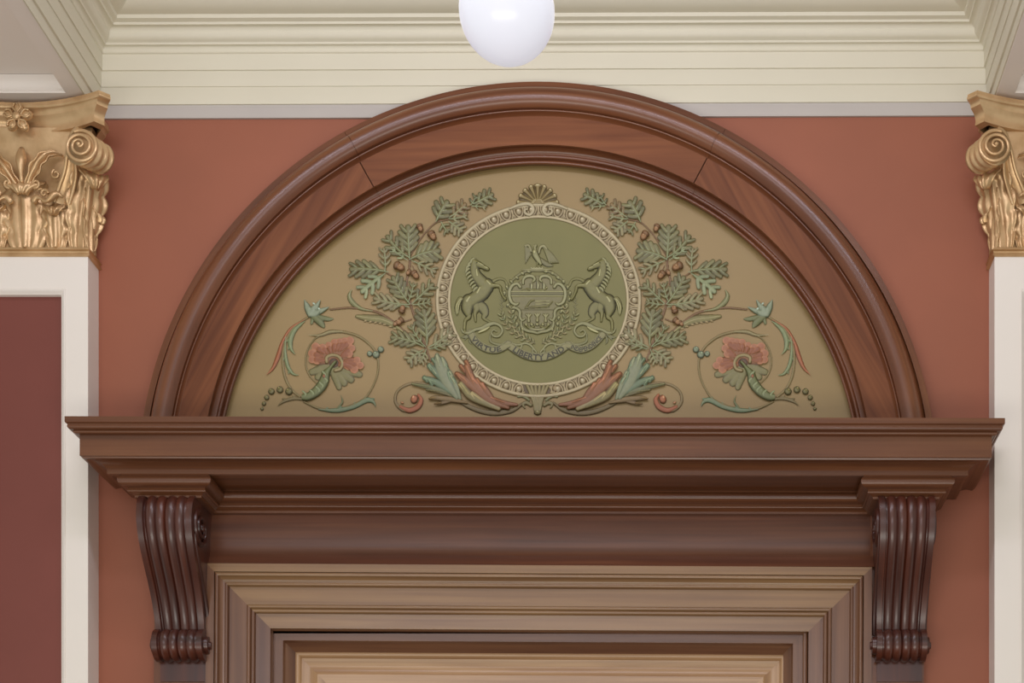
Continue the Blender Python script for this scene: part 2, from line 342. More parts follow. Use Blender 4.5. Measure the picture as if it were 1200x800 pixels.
# ------------------------------------------------------------------ corbels
def corbel(cx, label):
    zt = e+1.4845; t = thing('corbel', label, 'corbel', (cx, 0, e+1.05), group='scrolled corbels under the door hood')
    # side profile (p, z), top to bottom
    pts = [(0.172, zt), (0.188, zt-0.02), (0.197, zt-0.05), (0.198, zt-0.085), (0.188, zt-0.125), (0.168, zt-0.165), (0.142, zt-0.205), (0.115, zt-0.245), (0.092, zt-0.285), (0.074, zt-0.325), (0.063, zt-0.358), (0.058, zt-0.385)]
    pts = [(p, zt-(zt-z)*0.915) for p, z in pts]
    def spl(P, n):
        out = []
        for i in range(len(P)-1):
            p0 = P[max(i-1, 0)]; p1 = P[i]; p2 = P[i+1]; p3 = P[min(i+2, len(P)-1)]
            for k in range(n):
                u = k/n; out.append(tuple(0.5*((2*b)+(-a+c)*u+(2*a-5*b+4*c-d)*u*u+(-a+3*b-3*c+d)*u**3) for a, b, c, d in zip(p0, p1, p2, p3)))
        out.append(P[-1]); return out
    sp = spl(pts, 4); N = len(sp)
    def hf(s):           # flutes and reeds across the face, s in -1..1
        a = abs(s)
        if a > 0.76: return 0.004
        if a > 0.70: return -0.004
        k = (s+0.70)/1.40*4.0; f = k-math.floor(k)
        return -0.006+0.011*math.sqrt(max(0.0, 1-(2*f-1)**2))
    ss = [-1+2*i/56 for i in range(57)]
    mb = MB(); R = []
    for i, (p, z) in enumerate(sp):
        a = sp[max(i-1, 0)]; b = sp[min(i+1, N-1)]; d = Vector((b[0]-a[0], b[1]-a[1])).normalized(); nn = Vector((-d.y, d.x)); 
        if nn.x < 0: nn = -nn
        hw = 0.080-0.011*i/N
        ring = [(cx-hw, -0.004, z)]+[(cx+s*hw, -(p+nn.x*hf(s)), z+nn.y*hf(s)) for s in ss]+[(cx+hw, -0.004, z)]
        R.append(ring)
    mb.rings(R, caps=True); mb.build('body', M['mahogany_corbel'], t, angle=50)
    # lower roll
    mb = MB(); zc, pc, r0 = zt-0.388, 0.052, 0.043
    R = []
    for s in ss:
        hw = 0.072; ring = []
        for k in range(28):
            an = 2*PI*k/28; rr = r0+hf(s)*0.9; ring.append((cx+s*hw, -(pc+rr*math.cos(an)), zc+rr*math.sin(an)))
        R.append(ring)
    mb.rings(R, closed=True, caps=True); mb.build('lower_roll', M['mahogany_corbel'], t, angle=50)
    # side scrolls: spiral rolls on both cheeks and buttons at the roll ends
    for sd in (-1, 1):
        mb = MB(); turns = 2.2; P = []; Rr = []
        for k in range(60):
            u = k/59; an = sd*0+1.2-u*turns*2*PI; rad = 0.046*(1-u)+0.006
            P.append((cx+sd*(0.078+0.006*u), -(0.125+rad*math.cos(an)), zt-0.075+rad*math.sin(an))); Rr.append(0.0075*(1-0.4*u))
        tube(mb, P, Rr, n=8, up=(1, 0, 0)); ellipsoid(mb, (cx+sd*0.084, -0.125, zt-0.075), 0.008, 0.008, 0.008)
        mb.build('side_scroll', M['mahogany_corbel'], t)
        mb = MB(); P = [(cx+sd*(0.070+0.001), -pc, zc), (cx+sd*0.082, -pc, zc)]
        tube(mb, P, [0.026, 0.024], n=18, up=(0, 0, 1)); tube(mb, [(cx+sd*0.08, -pc, zc), (cx+sd*0.088, -pc, zc)], [0.014, 0.010], n=14, up=(0, 0, 1))
        mb.build('roll_button', M['mahogany_corbel'], t, angle=40)
        mb = MB(); P = [(cx+sd*0.073, -max(0.03, p-0.028), z) for p, z in sp[14:]]
        tube(mb, P, 0.007, n=8, up=(1, 0, 0)); mb.build('edge_bead', M['mahogany_corbel'], t)
    mb = MB(); mb.box(cx-0.066, cx+0.066, -0.035, -0.0, zc-0.10, zt-0.30, vert=True); mb.build('back_block', M['mahogany_corbel'], t)
    return t
corbel(CL, 'dark reeded wooden corbel under the left end of the door hood')
corbel(CR, 'dark reeded wooden corbel under the right end of the door hood')

# ------------------------------------------------------------------ arch surround
HC = EYE+1.571
arch = thing('arch_surround', 'semicircular moulded mahogany arch above the door hood, framing the painted panel', 'arch', (XC, 0, HC))
def ry(y, p): return PZ(y, p)-HC
pra_out = prof((ry(95, .055), 0.0), (ry(95, .055), 0.050), (ry(95.6, .055), 0.055), (ry(103, .055), 0.056), (ry(104, .05), 0.048), (ry(105.5, .05), 0.052), (ry(107, .06), 0.066), (ry(126.5, .084), 0.088, -0.42), (ry(129, .075), 0.077), (ry(131, .075), 0.080, -0.4), (ry(133.5, .07), 0.070), (ry(135, .07), 0.066))
pra_face = [(ry(135, .066), 0.066), (ry(169, .066), 0.066)]
pra_in = prof((ry(169, .066), 0.066), (ry(170, .064), 0.062), (ry(181, .034), 0.034, 0.28), (ry(182, .034), 0.036), (ry(186, .034), 0.034, -0.5), (ry(187.5, .03), 0.029), (ry(188.5, .03), 0.031), (ry(192.5, .026), 0.026, -0.5), (ry(194.5, .01), 0.012), (ry(195.3, .0), 0.004))
def arc_part(nm, pr, a0, a1, mt, uvmode, n):
    mb = MB(); R = []
    for i in range(n+1):
        a = math.radians(a0+(a1-a0)*i/n); R.append([(XC+r*math.cos(a), -p, HC+r*math.sin(a)) for r, p in pr])
    mb.rings(R)
    if uvmode == 'chord':
        am = math.radians((a0+a1)/2+90); off = a0*0.37
        mb.uv = [((v[0]*math.cos(am)+v[2]*math.sin(am))+off, -v[0]*math.sin(am)+v[2]*math.cos(am)) for v in mb.v]
    else:
        mb.uv = [(math.atan2(v[2]-HC, v[0]-XC)*1.0, math.hypot(v[2]-HC, v[0]-XC)+v[1]) for v in mb.v]
    return mb.build(nm, M[mt], arch, angle=28)
segs = [(-3, 61.9), (61.95, 118.9), (118.95, 183)]
for a0, a1 in segs:
    arc_part('outer_moulding', pra_out, a0, a1, 'mahogany', 'arc', 60)
    arc_part('face_board', pra_face, a0+(0.3 if a0 > 0 else 0), a1+(0.2 if a1 < 180 else 0), 'mahogany_board', 'chord', 60)
    arc_part('inner_moulding', pra_in, a0, a1, 'mahogany', 'arc', 60)

# ------------------------------------------------------------------ pendant lamp
lx, lp = PX(594, 1.29), 1.29; lz = PZ(13, 1.29)
lamp = thing('pendant_lamp', 'round white opal glass globe lamp hanging from the ceiling', 'lamp', (lx, -lp, lz))
mb = MB(); ellipsoid(mb, (lx, -lp, lz), 0.0998, 0.0998, 0.0998, 40, 24); mb.build('globe', M['opal'], lamp, angle=0)
mb = MB(); tube(mb, [(lx, -lp, lz+0.085), (lx, -lp, lz+0.10), (lx, -lp, lz+0.13)], [0.05, 0.052, 0.03], 20, up=(0, 1, 0)); mb.build('fitter', M['brass'], lamp, angle=40)
mb = MB(); tube(mb, [(lx, -lp, lz+0.13), (lx, -lp, EYE+3.06)], 0.007, 10, up=(0, 1, 0)); mb.build('rod', M['brass'], lamp)

# ------------------------------------------------------------------ pilasters with gilded capitals
def grid_obj(name, fn, nu, nv, mat, parent, angle=60, thick=0.004, label=None):
    """parametric sheet fn(s, v) with a thickness given along -y towards the wall"""
    V = []; UV = []
    for i in range(nv+1):
        for j in range(nu+1):
            s = -1+2*j/nu; v = i/nv; V.append(fn(s, v)); UV.append((s*0.05, v*0.2))
    F = [(i*(nu+1)+j, i*(nu+1)+j+1, (i+1)*(nu+1)+j+1, (i+1)*(nu+1)+j) for i in range(nv) for j in range(nu)]
    o = mesh_obj(name, V, F, mat, parent, uvs=UV, angle=angle, label=label)
    md = o.modifiers.new('thickness', 'SOLIDIFY'); md.thickness = thick; md.offset = 0
    return o
def leaf_fn(X0, p0, z0, h, wd, curl, rot=0.0, lean=0.0, lobes=5, flare=0.010, rib=4.0):
    cr, sr = math.cos(rot), math.sin(rot)
    hs = h-curl*1.0
    L1 = hs; L2 = PI*1.35*curl; Lt = L1+L2
    def fn(s, v):
        d = v*Lt
        if d < L1: q = flare*(d/L1)**2; z = d
        else:
            an = (d-L1)/curl; q = flare+curl-curl*math.cos(an); z = L1+curl*math.sin(an)
        wv = wd*(0.62+0.50*math.sin(PI*min(1, v*0.95))**0.8-0.30*v**3)
        wv *= max(0.22, 1.0-(max(0, v-0.80)/0.22)**2*0.75)
        lob = 1.0-0.20*(1-abs(math.sin(PI*lobes*v+0.6)))**1.4
        x = s*wv*(lob if abs(s) > 0.5 else 1.0)
        ribs = 0.0032*math.cos(s*PI*rib)*(1-0.4*v)+0.008*math.exp(-(s/0.12)**2)*(1-0.6*v)
        q2 = q+ribs-0.014*(abs(s)**2)*(0.5+0.5*v)+0.003*math.sin(PI*lobes*2*v)*abs(s)**2
        zz = z+(0.016*abs(s)**1.5 if v > 0.1 else 0.016*abs(s)**1.5*v*10)*(1 if v < 0.8 else 0.3)
        lx_, ly_ = x, -q2
        return (X0+lx_*cr-ly_*sr+lean*v*h, -p0+lx_*sr+ly_*cr, z0+zz)
    return fn
def curl_tube(mb, cx, cz, p, r, turns, a0, rad, sd=1, dp=0.0, n=30, taper=0.5):
    P = []; Rr = []
    for k in range(n):
        u = k/(n-1); an = a0+turns*2*PI*u; rr = r*(1-0.86*u)
        P.append((cx+sd*rr*math.cos(an), -(p+dp*u), cz+rr*math.sin(an))); Rr.append(rad*(1-taper*u))
    tube(mb, P, Rr, n=8, up=(0, -1, 0))
def make_capital(parent, Xc):
    z0 = EYE+2.208; zt = EYE+2.628; hw = 0.18
    # core: flat block that flares gently under the abacus
    mb = MB(); R = []
    for i in range(13):
        t = i/12; z = z0+0.02+(zt-0.06-z0-0.02)*t; f = -0.010+0.030*t**3
        R.append([(Xc-hw-f, 0.0, z), (Xc-hw-f, -(PPIL+f), z), (Xc+hw+f, -(PPIL+f), z), (Xc+hw+f, 0.0, z)])
    mb.rings(R, caps=True); cap = mb.build('capital', M['gold'], parent, angle=40)
    # necking bead
    pn = prof((0.0, z0), (0.010, z0+0.003), (0.010, z0+0.016, 0.5), (0.004, z0+0.018), (0.003, z0+0.026), (-0.006, z0+0.030))
    mb = MB(); sweep_plan(mb, [(Xc-hw, 0), (Xc-hw, PPIL), (Xc+hw, PPIL), (Xc+hw, 0)], pn, side=1)
    mb.build('neck_bead', M['gold'], cap, rec=False, angle=40)
    # abacus: concave front with chamfered horns
    HX, HP = 0.278, 0.178
    front = [(-HX+0.006, HP)]+[(x, HP-0.058*(1-(x/(HX-0.03))**2)**1.0) for x in [(-HX+0.03)+(2*HX-0.06)*i/28 for i in range(29)]]+[(HX-0.006, HP)]
    front = [(-HX+0.03-0.024, HP-0.022)]+front[1:-1]+[(HX-0.03+0.024, HP-0.022)]
    side = lambda s: [(s*(HX-0.006-0.062*math.sin(PI/2*min(1,t*1.6))), HP-0.022-(HP-0.022)*t) for t in [i/10 for i in range(1, 11)]]
    left = list(reversed(side(-1))); path = left+front+side(1)
    pa = prof((0.0, zt), (0.0, zt-0.006), (-0.004, zt-0.018, 0.35), (-0.010, zt-0.022), (-0.012, zt-0.026), (-0.013, zt-0.031), (-0.020, zt-0.036), (-0.030, zt-0.066, -0.18), (-0.030, zt-0.070), (-0.05, zt-0.070))
    mb = MB(); cols = []
    for q, z in pa:
        sc = [(x*(1+q/0.30), p+q*(0.4+0.6*min(1, p/0.1))*1.0) for x, p in path]; sc = [(x, max(0, p)) for x, p in sc]; cols.append((sc, z))
    R = [[(Xc+c[i][0], -c[i][1], z) for c, z in cols] for i in range(len(path))]
    mb.rings(R)
    tv = [(Xc+x, -p, zt) for x, p in path]; n = len(mb.v); mb.add(tv, [tuple(range(len(tv)))])
    mb.build('abacus', M['gold'], cap, angle=35)
    # flower on the abacus
    mb = MB(); fz = EYE+2.578; fp = 0.128
    for k in range(5):
        a = PI/2+k*2*PI/5; cx_, cz_ = Xc+0.025*math.cos(a), fz+0.025*math.sin(a)
        ellipsoid(mb, (cx_, -fp, cz_), 0.0185, 0.012, 0.014, rot=Matrix.Rotation(-a, 3, 'Y'))
        for s2 in (-1, 1):
            P = [(Xc+(0.010+0.028*u)*math.cos(a+s2*0.42*math.sin(PI*u*0.9)), -(fp+0.011), fz+(0.010+0.028*u)*math.sin(a+s2*0.42*math.sin(PI*u*0.9))) for u in [i/8 for i in range(9)]]
            tube(mb, P, 0.0032, n=6)
    ellipsoid(mb, (Xc, -fp-0.012, fz), 0.012, 0.009, 0.012); mb.build('rosette', M['gold'], cap, angle=0)
    # volutes
    for sd in (-1, 1):
        mb = MB(); vx, vz = Xc+sd*0.198, EYE+2.466; T = 0.42*sd     # barrel turned a little outwards
        ca, sa = math.cos(T), math.sin(T); R = []
        for i in range(15):
            t = i/14; dep = 0.178-0.055*t
            rr = 0.047*(1-0.10*t)+0.0030*math.cos(t*PI*6)
            R.append([(vx+rr*math.cos(a)*ca+sd*0.62*(0.178-dep)*1.0, -(dep)+rr*math.cos(a)*sa*-0.25, vz+rr*math.sin(a)) for a in [2*PI*j/32 for j in range(32)]])
        mb.rings(R, closed=True, caps=True)
        P = []; Rr = []
        for k in range(84):
            u = k/83; an = (PI*0.62)-u*2.6*2*PI; rad = 0.045*(1-u)**0.85+0.003
            P.append((vx-sd*rad*math.cos(PI-an)*1.0, -(0.179+0.016*u), vz+rad*math.sin(an))); Rr.append(0.0060*(1-0.45*u))
        tube(mb, P, Rr, n=8)
        ellipsoid(mb, (vx, -0.196, vz), 0.006, 0.006, 0.006)
        # the band that climbs from the leaves into the volute
        oe = [(0.086, 0.090, 2.360), (0.104, 0.098, 2.398), (0.128, 0.116, 2.438), (0.147, 0.142, 2.482), (0.168, 0.166, 2.512), (0.190, 0.180, 2.519)]
        ie = [(0.130, 0.090, 2.354), (0.146, 0.100, 2.392), (0.160, 0.116, 2.424), (0.166, 0.140, 2.456), (0.172, 0.164, 2.484), (0.184, 0.176, 2.500)]
        for E_, rd in ((oe, 0.0058), (ie, 0.0048)):
            tube(mb, [(Xc+sd*a_, -b_, EYE+c_) for a_, b_, c_ in catmull(E_, 5)], rd, n=8)
        R = [[(Xc+sd*(o_[0]+(i_[0]-o_[0])*t), -(o_[1]+(i_[1]-o_[1])*t-0.012*math.sin(PI*t)+0.005*math.sin(PI*t*2)**2), EYE+o_[2]+(i_[2]-o_[2])*t) for t in [q/8 for q in range(9)]] for o_, i_ in zip(catmull(oe, 5), catmull(ie, 5))]
        mb.rings(R)
        mb.build('volute', M['gold'], cap, angle=55)
    # leaves
    def leaf(*a, nu=22, nv=34, **kw): grid_obj('acanthus_leaf', leaf_fn(*a, **kw), nu, nv, M['gold'], cap, angle=0)
    pf = PPIL-0.002
    leaf(Xc, pf, z0+0.024, 0.170, 0.075, 0.016, lobes=4, rib=5)
    for sd in (-1, 1):
        leaf(Xc+sd*0.088, pf, z0+0.024, 0.105, 0.040, 0.012, lobes=4, lean=0.0)
        leaf(Xc+sd*0.155, PPIL-0.020, z0+0.024, 0.198, 0.054, 0.024, rot=sd*0.60, lobes=5, flare=0.025, lean=sd*0.13)
        # flank leaves turned to the side of the pilaster
        leaf(Xc+sd*(0.174), 0.035, z0+0.024, 0.115, 0.034, 0.012, rot=sd*PI/2, lobes=4)
        leaf(Xc+sd*(0.174), 0.050, z0+0.024, 0.190, 0.038, 0.012, rot=sd*PI/2, lobes=5)
        # small curls between the leaves
        mb = MB(); curl_tube(mb, Xc+sd*0.098, EYE+2.432, 0.102, 0.015, 1.2, PI*0.6, 0.0050, sd=sd, dp=0.008); mb.build('tendril', M['gold'], cap, angle=0)
        mb = MB(); curl_tube(mb, Xc+sd*0.040, EYE+2.405, 0.100, 0.017, 1.4, PI/2, 0.0055, sd=sd, dp=0.01)
        P = [(Xc+sd*x, -q, EYE+z) for x, q, z in ((0.012, 0.10, 2.375), (0.022, 0.104, 2.40), (0.027, 0.106, 2.425))]; tube(mb, P, [0.004, 0.005, 0.004], n=8)
        mb.build('tendril', M['gold'], cap, angle=0)
        def sprig(s, v, sd=sd):
            x = 0.010+0.105*v; z = 2.392+0.098*math.sin(v*PI*0.56); w_ = 0.020*math.sin(PI*min(1, 0.12+v*0.9))*(1+0.22*math.sin(v*26))
            nx, nz = -math.cos(v*PI*0.56)*0.8, 0.6
            return (Xc+sd*(x+nx*s*w_), -(0.098+0.024*math.sin(PI*v)+0.008*math.cos(s*PI*2)-0.006*s*s), EYE+z+nz*s*w_)
        grid_obj('acanthus_sprig', sprig, 12, 26, M['gold'], cap, angle=0)
        mb = MB()      # the ridge of curled tips behind the front leaf
        P = [(Xc+sd*(0.03+0.085*u), -(0.100+0.012*math.sin(PI*u)), EYE+2.352+0.010*math.sin(u*PI*3)+0.016*u) for u in [i/16 for i in range(17)]]
        tube(mb, P, [0.0065+0.003*math.sin(u*PI*3+1) for u in [i/16 for i in range(17)]], n=8)
        curl_tube(mb, Xc+sd*0.066, EYE+2.374, 0.110, 0.012, 1.1, 0, 0.005, sd=sd)
        mb.build('leaf_tip', M['gold'], cap, angle=0)
    mb = MB()          # drop-shaped bud under the flower
    P = [(Xc, -(0.104+0.008*math.sin(PI*u)), EYE+2.505-0.10*u) for u in [i/10 for i in range(11)]]
    tube(mb, P, [0.006+0.011*math.sin(PI*(u+0.12))**2*(1-u*0.7) for u in [i/10 for i in range(11)]], n=12); mb.build('bud', M['gold'], cap, angle=0)
    return cap

def pilaster(Xc, label, panel):
    t = thing('pilaster', label, 'pilaster', (Xc, 0, 0), group=None)
    hw = 0.18; ztop = EYE+2.212
    bx = 0.079 if Xc < 0 else 0.087; pz = EYE+(VY-344)/FPX*(DIST-PPIL); pz0 = 0.45
    mb = MB()            # shaft with a sunk field
    mb.box(Xc-hw, Xc-hw+bx-0.012, -PPIL, 0, 0, ztop, vert=True); mb.box(Xc+hw-bx+0.012, Xc+hw, -PPIL, 0, 0, ztop, vert=True)
    mb.box(Xc-hw+bx-0.012, Xc+hw-bx+0.012, -PPIL, 0, pz+0.012, ztop); mb.box(Xc-hw+bx-0.012, Xc+hw-bx+0.012, -PPIL, 0, 0, pz0-0.012)
    mb.box(Xc-hw-0.015, Xc+hw+0.015, -PPIL-0.02, 0, 0, 0.22)
    mb.build('shaft', M['white'], t, angle=20)
    mb = MB(); pm = prof((-0.013, PPIL+0.0), (-0.010, PPIL+0.003, 0.4), (-0.006, PPIL-0.001), (-0.001, PPIL-0.006), (0.0, PPIL-0.006, 0.4), (0.0, PPIL-0.022))
    frame(mb, pm, Xc-hw+bx, Xc+hw-bx, pz, z0=pz0)
    mb.build('panel_moulding', M['white'], t, rec=True, angle=30)
    mb = MB(); mb.box(Xc-hw+bx-0.01, Xc+hw-bx+0.01, -(PPIL-0.020), 0, pz0-0.01, pz+0.01, vert=True)
    mb.build('sunk_panel', M['burgundy'], t, angle=20, label='burgundy sunk panel')
    make_capital(t, Xc)
    return t
pilaster(XPL-0.18, 'white pilaster with burgundy panel and gilded leafy capital, left of the door', True)
pilaster(XPR+0.18, 'white pilaster with gilded leafy capital at the right edge, right of the door', True)

# ------------------------------------------------------------------ painted lunette panel: low relief, painted
MX = 631.3                                      # mirror axis of the decoration
PANEL_P = 0.006
KR = 0.0024                                     # metres per drawing unit of relief
panel = thing('painted_panel', 'half-round ochre panel inside the arch, painted with a coat of arms, oak sprays and scrolls', 'painted panel', (PX(MX), -PANEL_P, PZ(487)))
mb = MB(); Rp = ry(195.2, 0.0)+0.004; NP = 96
arcp = [(XC+Rp*math.cos(PI*i/NP), HC+Rp*math.sin(PI*i/NP)) for i in range(NP+1)]
mb.add([(x, -PANEL_P, z) for x, z in arcp], [tuple(range(NP+1))]); mb.add([(x, 0, z) for x, z in arcp], [tuple(reversed(range(NP+1)))])
mb.rings([[(x, -PANEL_P, z), (x, 0, z)] for x, z in arcp])
mb.build('ground', M['tympanum'], panel, angle=30)

def RGB(c): return np.array(srgb(*c)[:3])
class Cv:
    """a patch of relief in picture-sized units: height, paint colour and mask on a fine grid"""
    def __init__(s, x0, y0, x1, y1, st=0.5):
        s.x = np.arange(x0, x1+st, st); s.y = np.arange(y0, y1+st, st); s.X, s.Y = np.meshgrid(s.x, s.y); s.st = st
        s.h = np.zeros_like(s.X); s.m = np.zeros(s.X.shape, bool); s.c = np.zeros(s.X.shape+(3,))
    def win(s, xa, ya, xb, yb):
        i0, i1 = np.searchsorted(s.y, [ya, yb]); j0, j1 = np.searchsorted(s.x, [xa, xb]); return slice(max(i0-1, 0), i1+1), slice(max(j0-1, 0), j1+1)
    def put(s, w, t, hh, col, edge, base, mode='max'):
        """t: 0 at the middle .. 1 at the edge of the stroke"""
        inn = t < 1
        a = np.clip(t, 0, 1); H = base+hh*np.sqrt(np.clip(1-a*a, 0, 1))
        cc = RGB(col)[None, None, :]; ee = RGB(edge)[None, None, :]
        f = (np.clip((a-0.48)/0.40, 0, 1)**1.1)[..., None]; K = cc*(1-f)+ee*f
        hs = s.h[w]; ms = s.m[w]; cs = s.c[w]
        if mode == 'max': sel = inn & ((H >= hs) | ~ms)
        else: sel = inn
        hs[sel] = H[sel]; cs[sel] = K[sel]; ms |= inn
        s.h[w] = hs; s.m[w] = ms; s.c[w] = cs
    def stroke(s, P, R, col, edge=None, hh=None, base=0.3, smooth=True, mode='max', n=7):
        edge = edge or tuple(int(v*0.62) for v in col)
        R = list(R) if hasattr(R, '__len__') else [R]*len(P)
        Q = catmull([(p[0], p[1], r) for p, r in zip(P, R)], n) if smooth else np.array([(p[0], p[1], r) for p, r in zip(P, R)], float)
        rm = max(0.3, Q[:, 2].max())
        w = s.win(Q[:, 0].min()-rm-1, Q[:, 1].min()-rm-1, Q[:, 0].max()+rm+1, Q[:, 1].max()+rm+1)
        X, Y = s.X[w], s.Y[w]; T = np.full(X.shape, 9.0)
        if X.size == 0: return
        RR = np.full(X.shape, 1.0)
        for a, b in zip(Q[:-1], Q[1:]):
            dx, dy = b[0]-a[0], b[1]-a[1]; L = dx*dx+dy*dy+1e-9
            u = np.clip(((X-a[0])*dx+(Y-a[1])*dy)/L, 0, 1); r = np.maximum(a[2]+(b[2]-a[2])*u, 0.25)
            t = np.hypot(X-a[0]-u*dx, Y-a[1]-u*dy)/r; c = t < T
            T[c] = t[c]; RR[c] = r[c]
        H = hh if hh is not None else np.minimum(RR*0.55, 2.6)
        s.put(w, T, H, col, edge, base, mode)
    def dot(s, x, y, rx, ry_=None, rot=0, col=(150, 130, 100), edge=None, hh=None, base=0.3, mode='max'):
        ry_ = ry_ or rx; edge = edge or tuple(int(v*0.55) for v in col); r = max(rx, ry_)
        w = s.win(x-r-1, y-r-1, x+r+1, y+r+1); X, Y = s.X[w]-x, s.Y[w]-y; ca, sa = math.cos(rot), math.sin(rot)
        if X.size == 0: return
        T = np.hypot((X*ca+Y*sa)/rx, (-X*sa+Y*ca)/ry_); s.put(w, T, hh if hh is not None else min(rx, ry_)*0.7, col, edge, base, mode)
    def poly(s, P, col, edge=None, hh=1.0, bev=2.0, base=0.3, smooth=True, mode='max'):
        edge = edge or tuple(int(v*0.6) for v in col); P = list(P)
        Q = catmull(P+[P[0]], 6) if smooth else np.array(P+[P[0]], float)
        w = s.win(Q[:, 0].min()-1, Q[:, 1].min()-1, Q[:, 0].max()+1, Q[:, 1].max()+1); X, Y = s.X[w], s.Y[w]
        D = np.full(X.shape, 99.0); ins = np.zeros(X.shape, bool)
        for a, b in zip(Q[:-1], Q[1:]):
            dx, dy = b[0]-a[0], b[1]-a[1]; L = dx*dx+dy*dy+1e-9
            u = np.clip(((X-a[0])*dx+(Y-a[1])*dy)/L, 0, 1); D = np.minimum(D, np.hypot(X-a[0]-u*dx, Y-a[1]-u*dy))
            cr = ((a[1] > Y) != (b[1] > Y)); xi = a[0]+(Y-a[1])*dx/(dy if abs(dy) > 1e-9 else 1e-9); ins ^= cr & (X < xi)
        T = np.where(ins, 1-np.minimum(D/bev, 1), 9.0); T[ins] = np.minimum(T[ins], 0.999); s.put(w, T, hh, col, edge, base, mode)
    def build(s, name, parent, label=None, p0=0.0002):
        m = s.m; idx = -np.ones(m.shape, int); idx[m] = np.arange(m.sum())
        # soften the boundary onto the ground
        q = m[:-1, :-1] & m[1:, :-1] & m[1:, 1:] & m[:-1, 1:]
        A, B, Cc, D = idx[:-1, :-1][q], idx[:-1, 1:][q], idx[1:, 1:][q], idx[1:, :-1][q]
        F = np.stack([A, D, Cc, B], 1)
        used = np.zeros(m.sum(), bool); used[F.ravel()] = True; re = -np.ones(len(used), int); re[used] = np.arange(used.sum()); F = re[F]
        X, Y, H, K = s.X[m][used], s.Y[m][used], s.h[m][used], s.c[m][used]
        wx = (X-VX)/FPX*DIST; wz = EYE+(VY-Y)/FPX*DIST
        V = np.stack([wx, -(PANEL_P+p0+H*KR), wz], 1)
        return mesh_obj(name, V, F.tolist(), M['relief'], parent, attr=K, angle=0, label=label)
def mirrored(o, parent=None, lab=None):
    """the same piece on the other side of the panel (and its sub-parts)"""
    c = o.copy(); C.objects.link(c)
    if parent is not None: c.parent = parent
    if parent is None or parent.scale.x > 0: c.scale.x = -1      # origins sit on the mirror axis
    for ch in list(o.children):
        d = ch.copy(); C.objects.link(d); d.parent = c
    return c
GR = (114, 109, 68); GD = (88, 86, 50); GL = (142, 150, 110); BR = (130, 108, 68); TE = (130, 134, 104); TD = (84, 96, 74); RD = (134, 90, 58); RDD = (98, 64, 42); ST = (120, 90, 56); AC = (140, 104, 68)
def oak_leaf(b, t, wd, col=GR, parent=None, nl=3, bend=0.0, vein=GL):
    b = np.array(b, float); t = np.array(t, float); d = t-b; L = np.linalg.norm(d); e = d/L; nrm = np.array([-e[1], e[0]])
    cv = Cv(min(b[0], t[0])-wd, min(b[1], t[1])-wd, max(b[0], t[0])+wd, max(b[1], t[1])+wd, 0.45)
    ed = tuple(int(v*0.70) for v in col)
    mid = lambda u: b+d*u+nrm*bend*L*4*u*(1-u)
    for k in range(nl):
        u = 0.22+0.5*k/max(1, nl-1); sz = wd*0.5*(0.78+0.3*math.sin(PI*(k+0.7)/nl))
        for sd in (-1, 1):
            o = mid(u); tip = mid(min(1, u+0.22))+nrm*sd*(sz*0.98)
            rv = 1.0+0.10*random.uniform(-1, 1); c2 = tuple(int(v*rv) for v in col)
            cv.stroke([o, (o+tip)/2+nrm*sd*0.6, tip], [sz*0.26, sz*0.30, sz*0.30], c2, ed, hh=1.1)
    cv.stroke([mid(0.0), mid(0.2), mid(0.6), mid(0.90)], [0.8, wd*0.12, wd*0.16, wd*0.18], col, ed, hh=1.4)
    cv.stroke([mid(-0.02), mid(0.3), mid(0.72)], [0.75, 0.6, 0.35], vein, tuple(int(v*0.8) for v in vein), hh=0.45, base=1.5)
    for k in range(nl):
        u = 0.22+0.5*k/max(1, nl-1)
        for sd in (-1, 1): cv.stroke([mid(u), mid(min(1, u+0.15))+nrm*sd*wd*0.27], [0.45, 0.3], vein, vein, hh=0.3, base=1.3, smooth=False)
    return cv.build('oak_leaf', parent, p0=0.0032+random.uniform(0,0.0004))
def acorn(x, y, r, ang, parent):
    cv = Cv(x-r*2, y-r*2, x+r*2, y+r*2, 0.4); ca, sa = math.cos(ang), math.sin(ang)
    cv.dot(x+ca*r*0.35, y+sa*r*0.35, r, r*0.78, ang, col=(160, 120, 82), edge=(96, 66, 40), hh=r*0.8)
    cv.dot(x-ca*r*0.35, y-sa*r*0.35, r*0.7, r*0.95, ang, col=(124, 92, 60), edge=(84, 58, 36), hh=r*0.9)
    cv.dot(x+ca*r*0.5-0.5, y+sa*r*0.4-0.8, r*0.28, col=(196, 164, 124), edge=(165, 125, 88), hh=r*0.85, base=0.5, mode='over')
    return cv.build('acorn', parent, p0=0.0035)

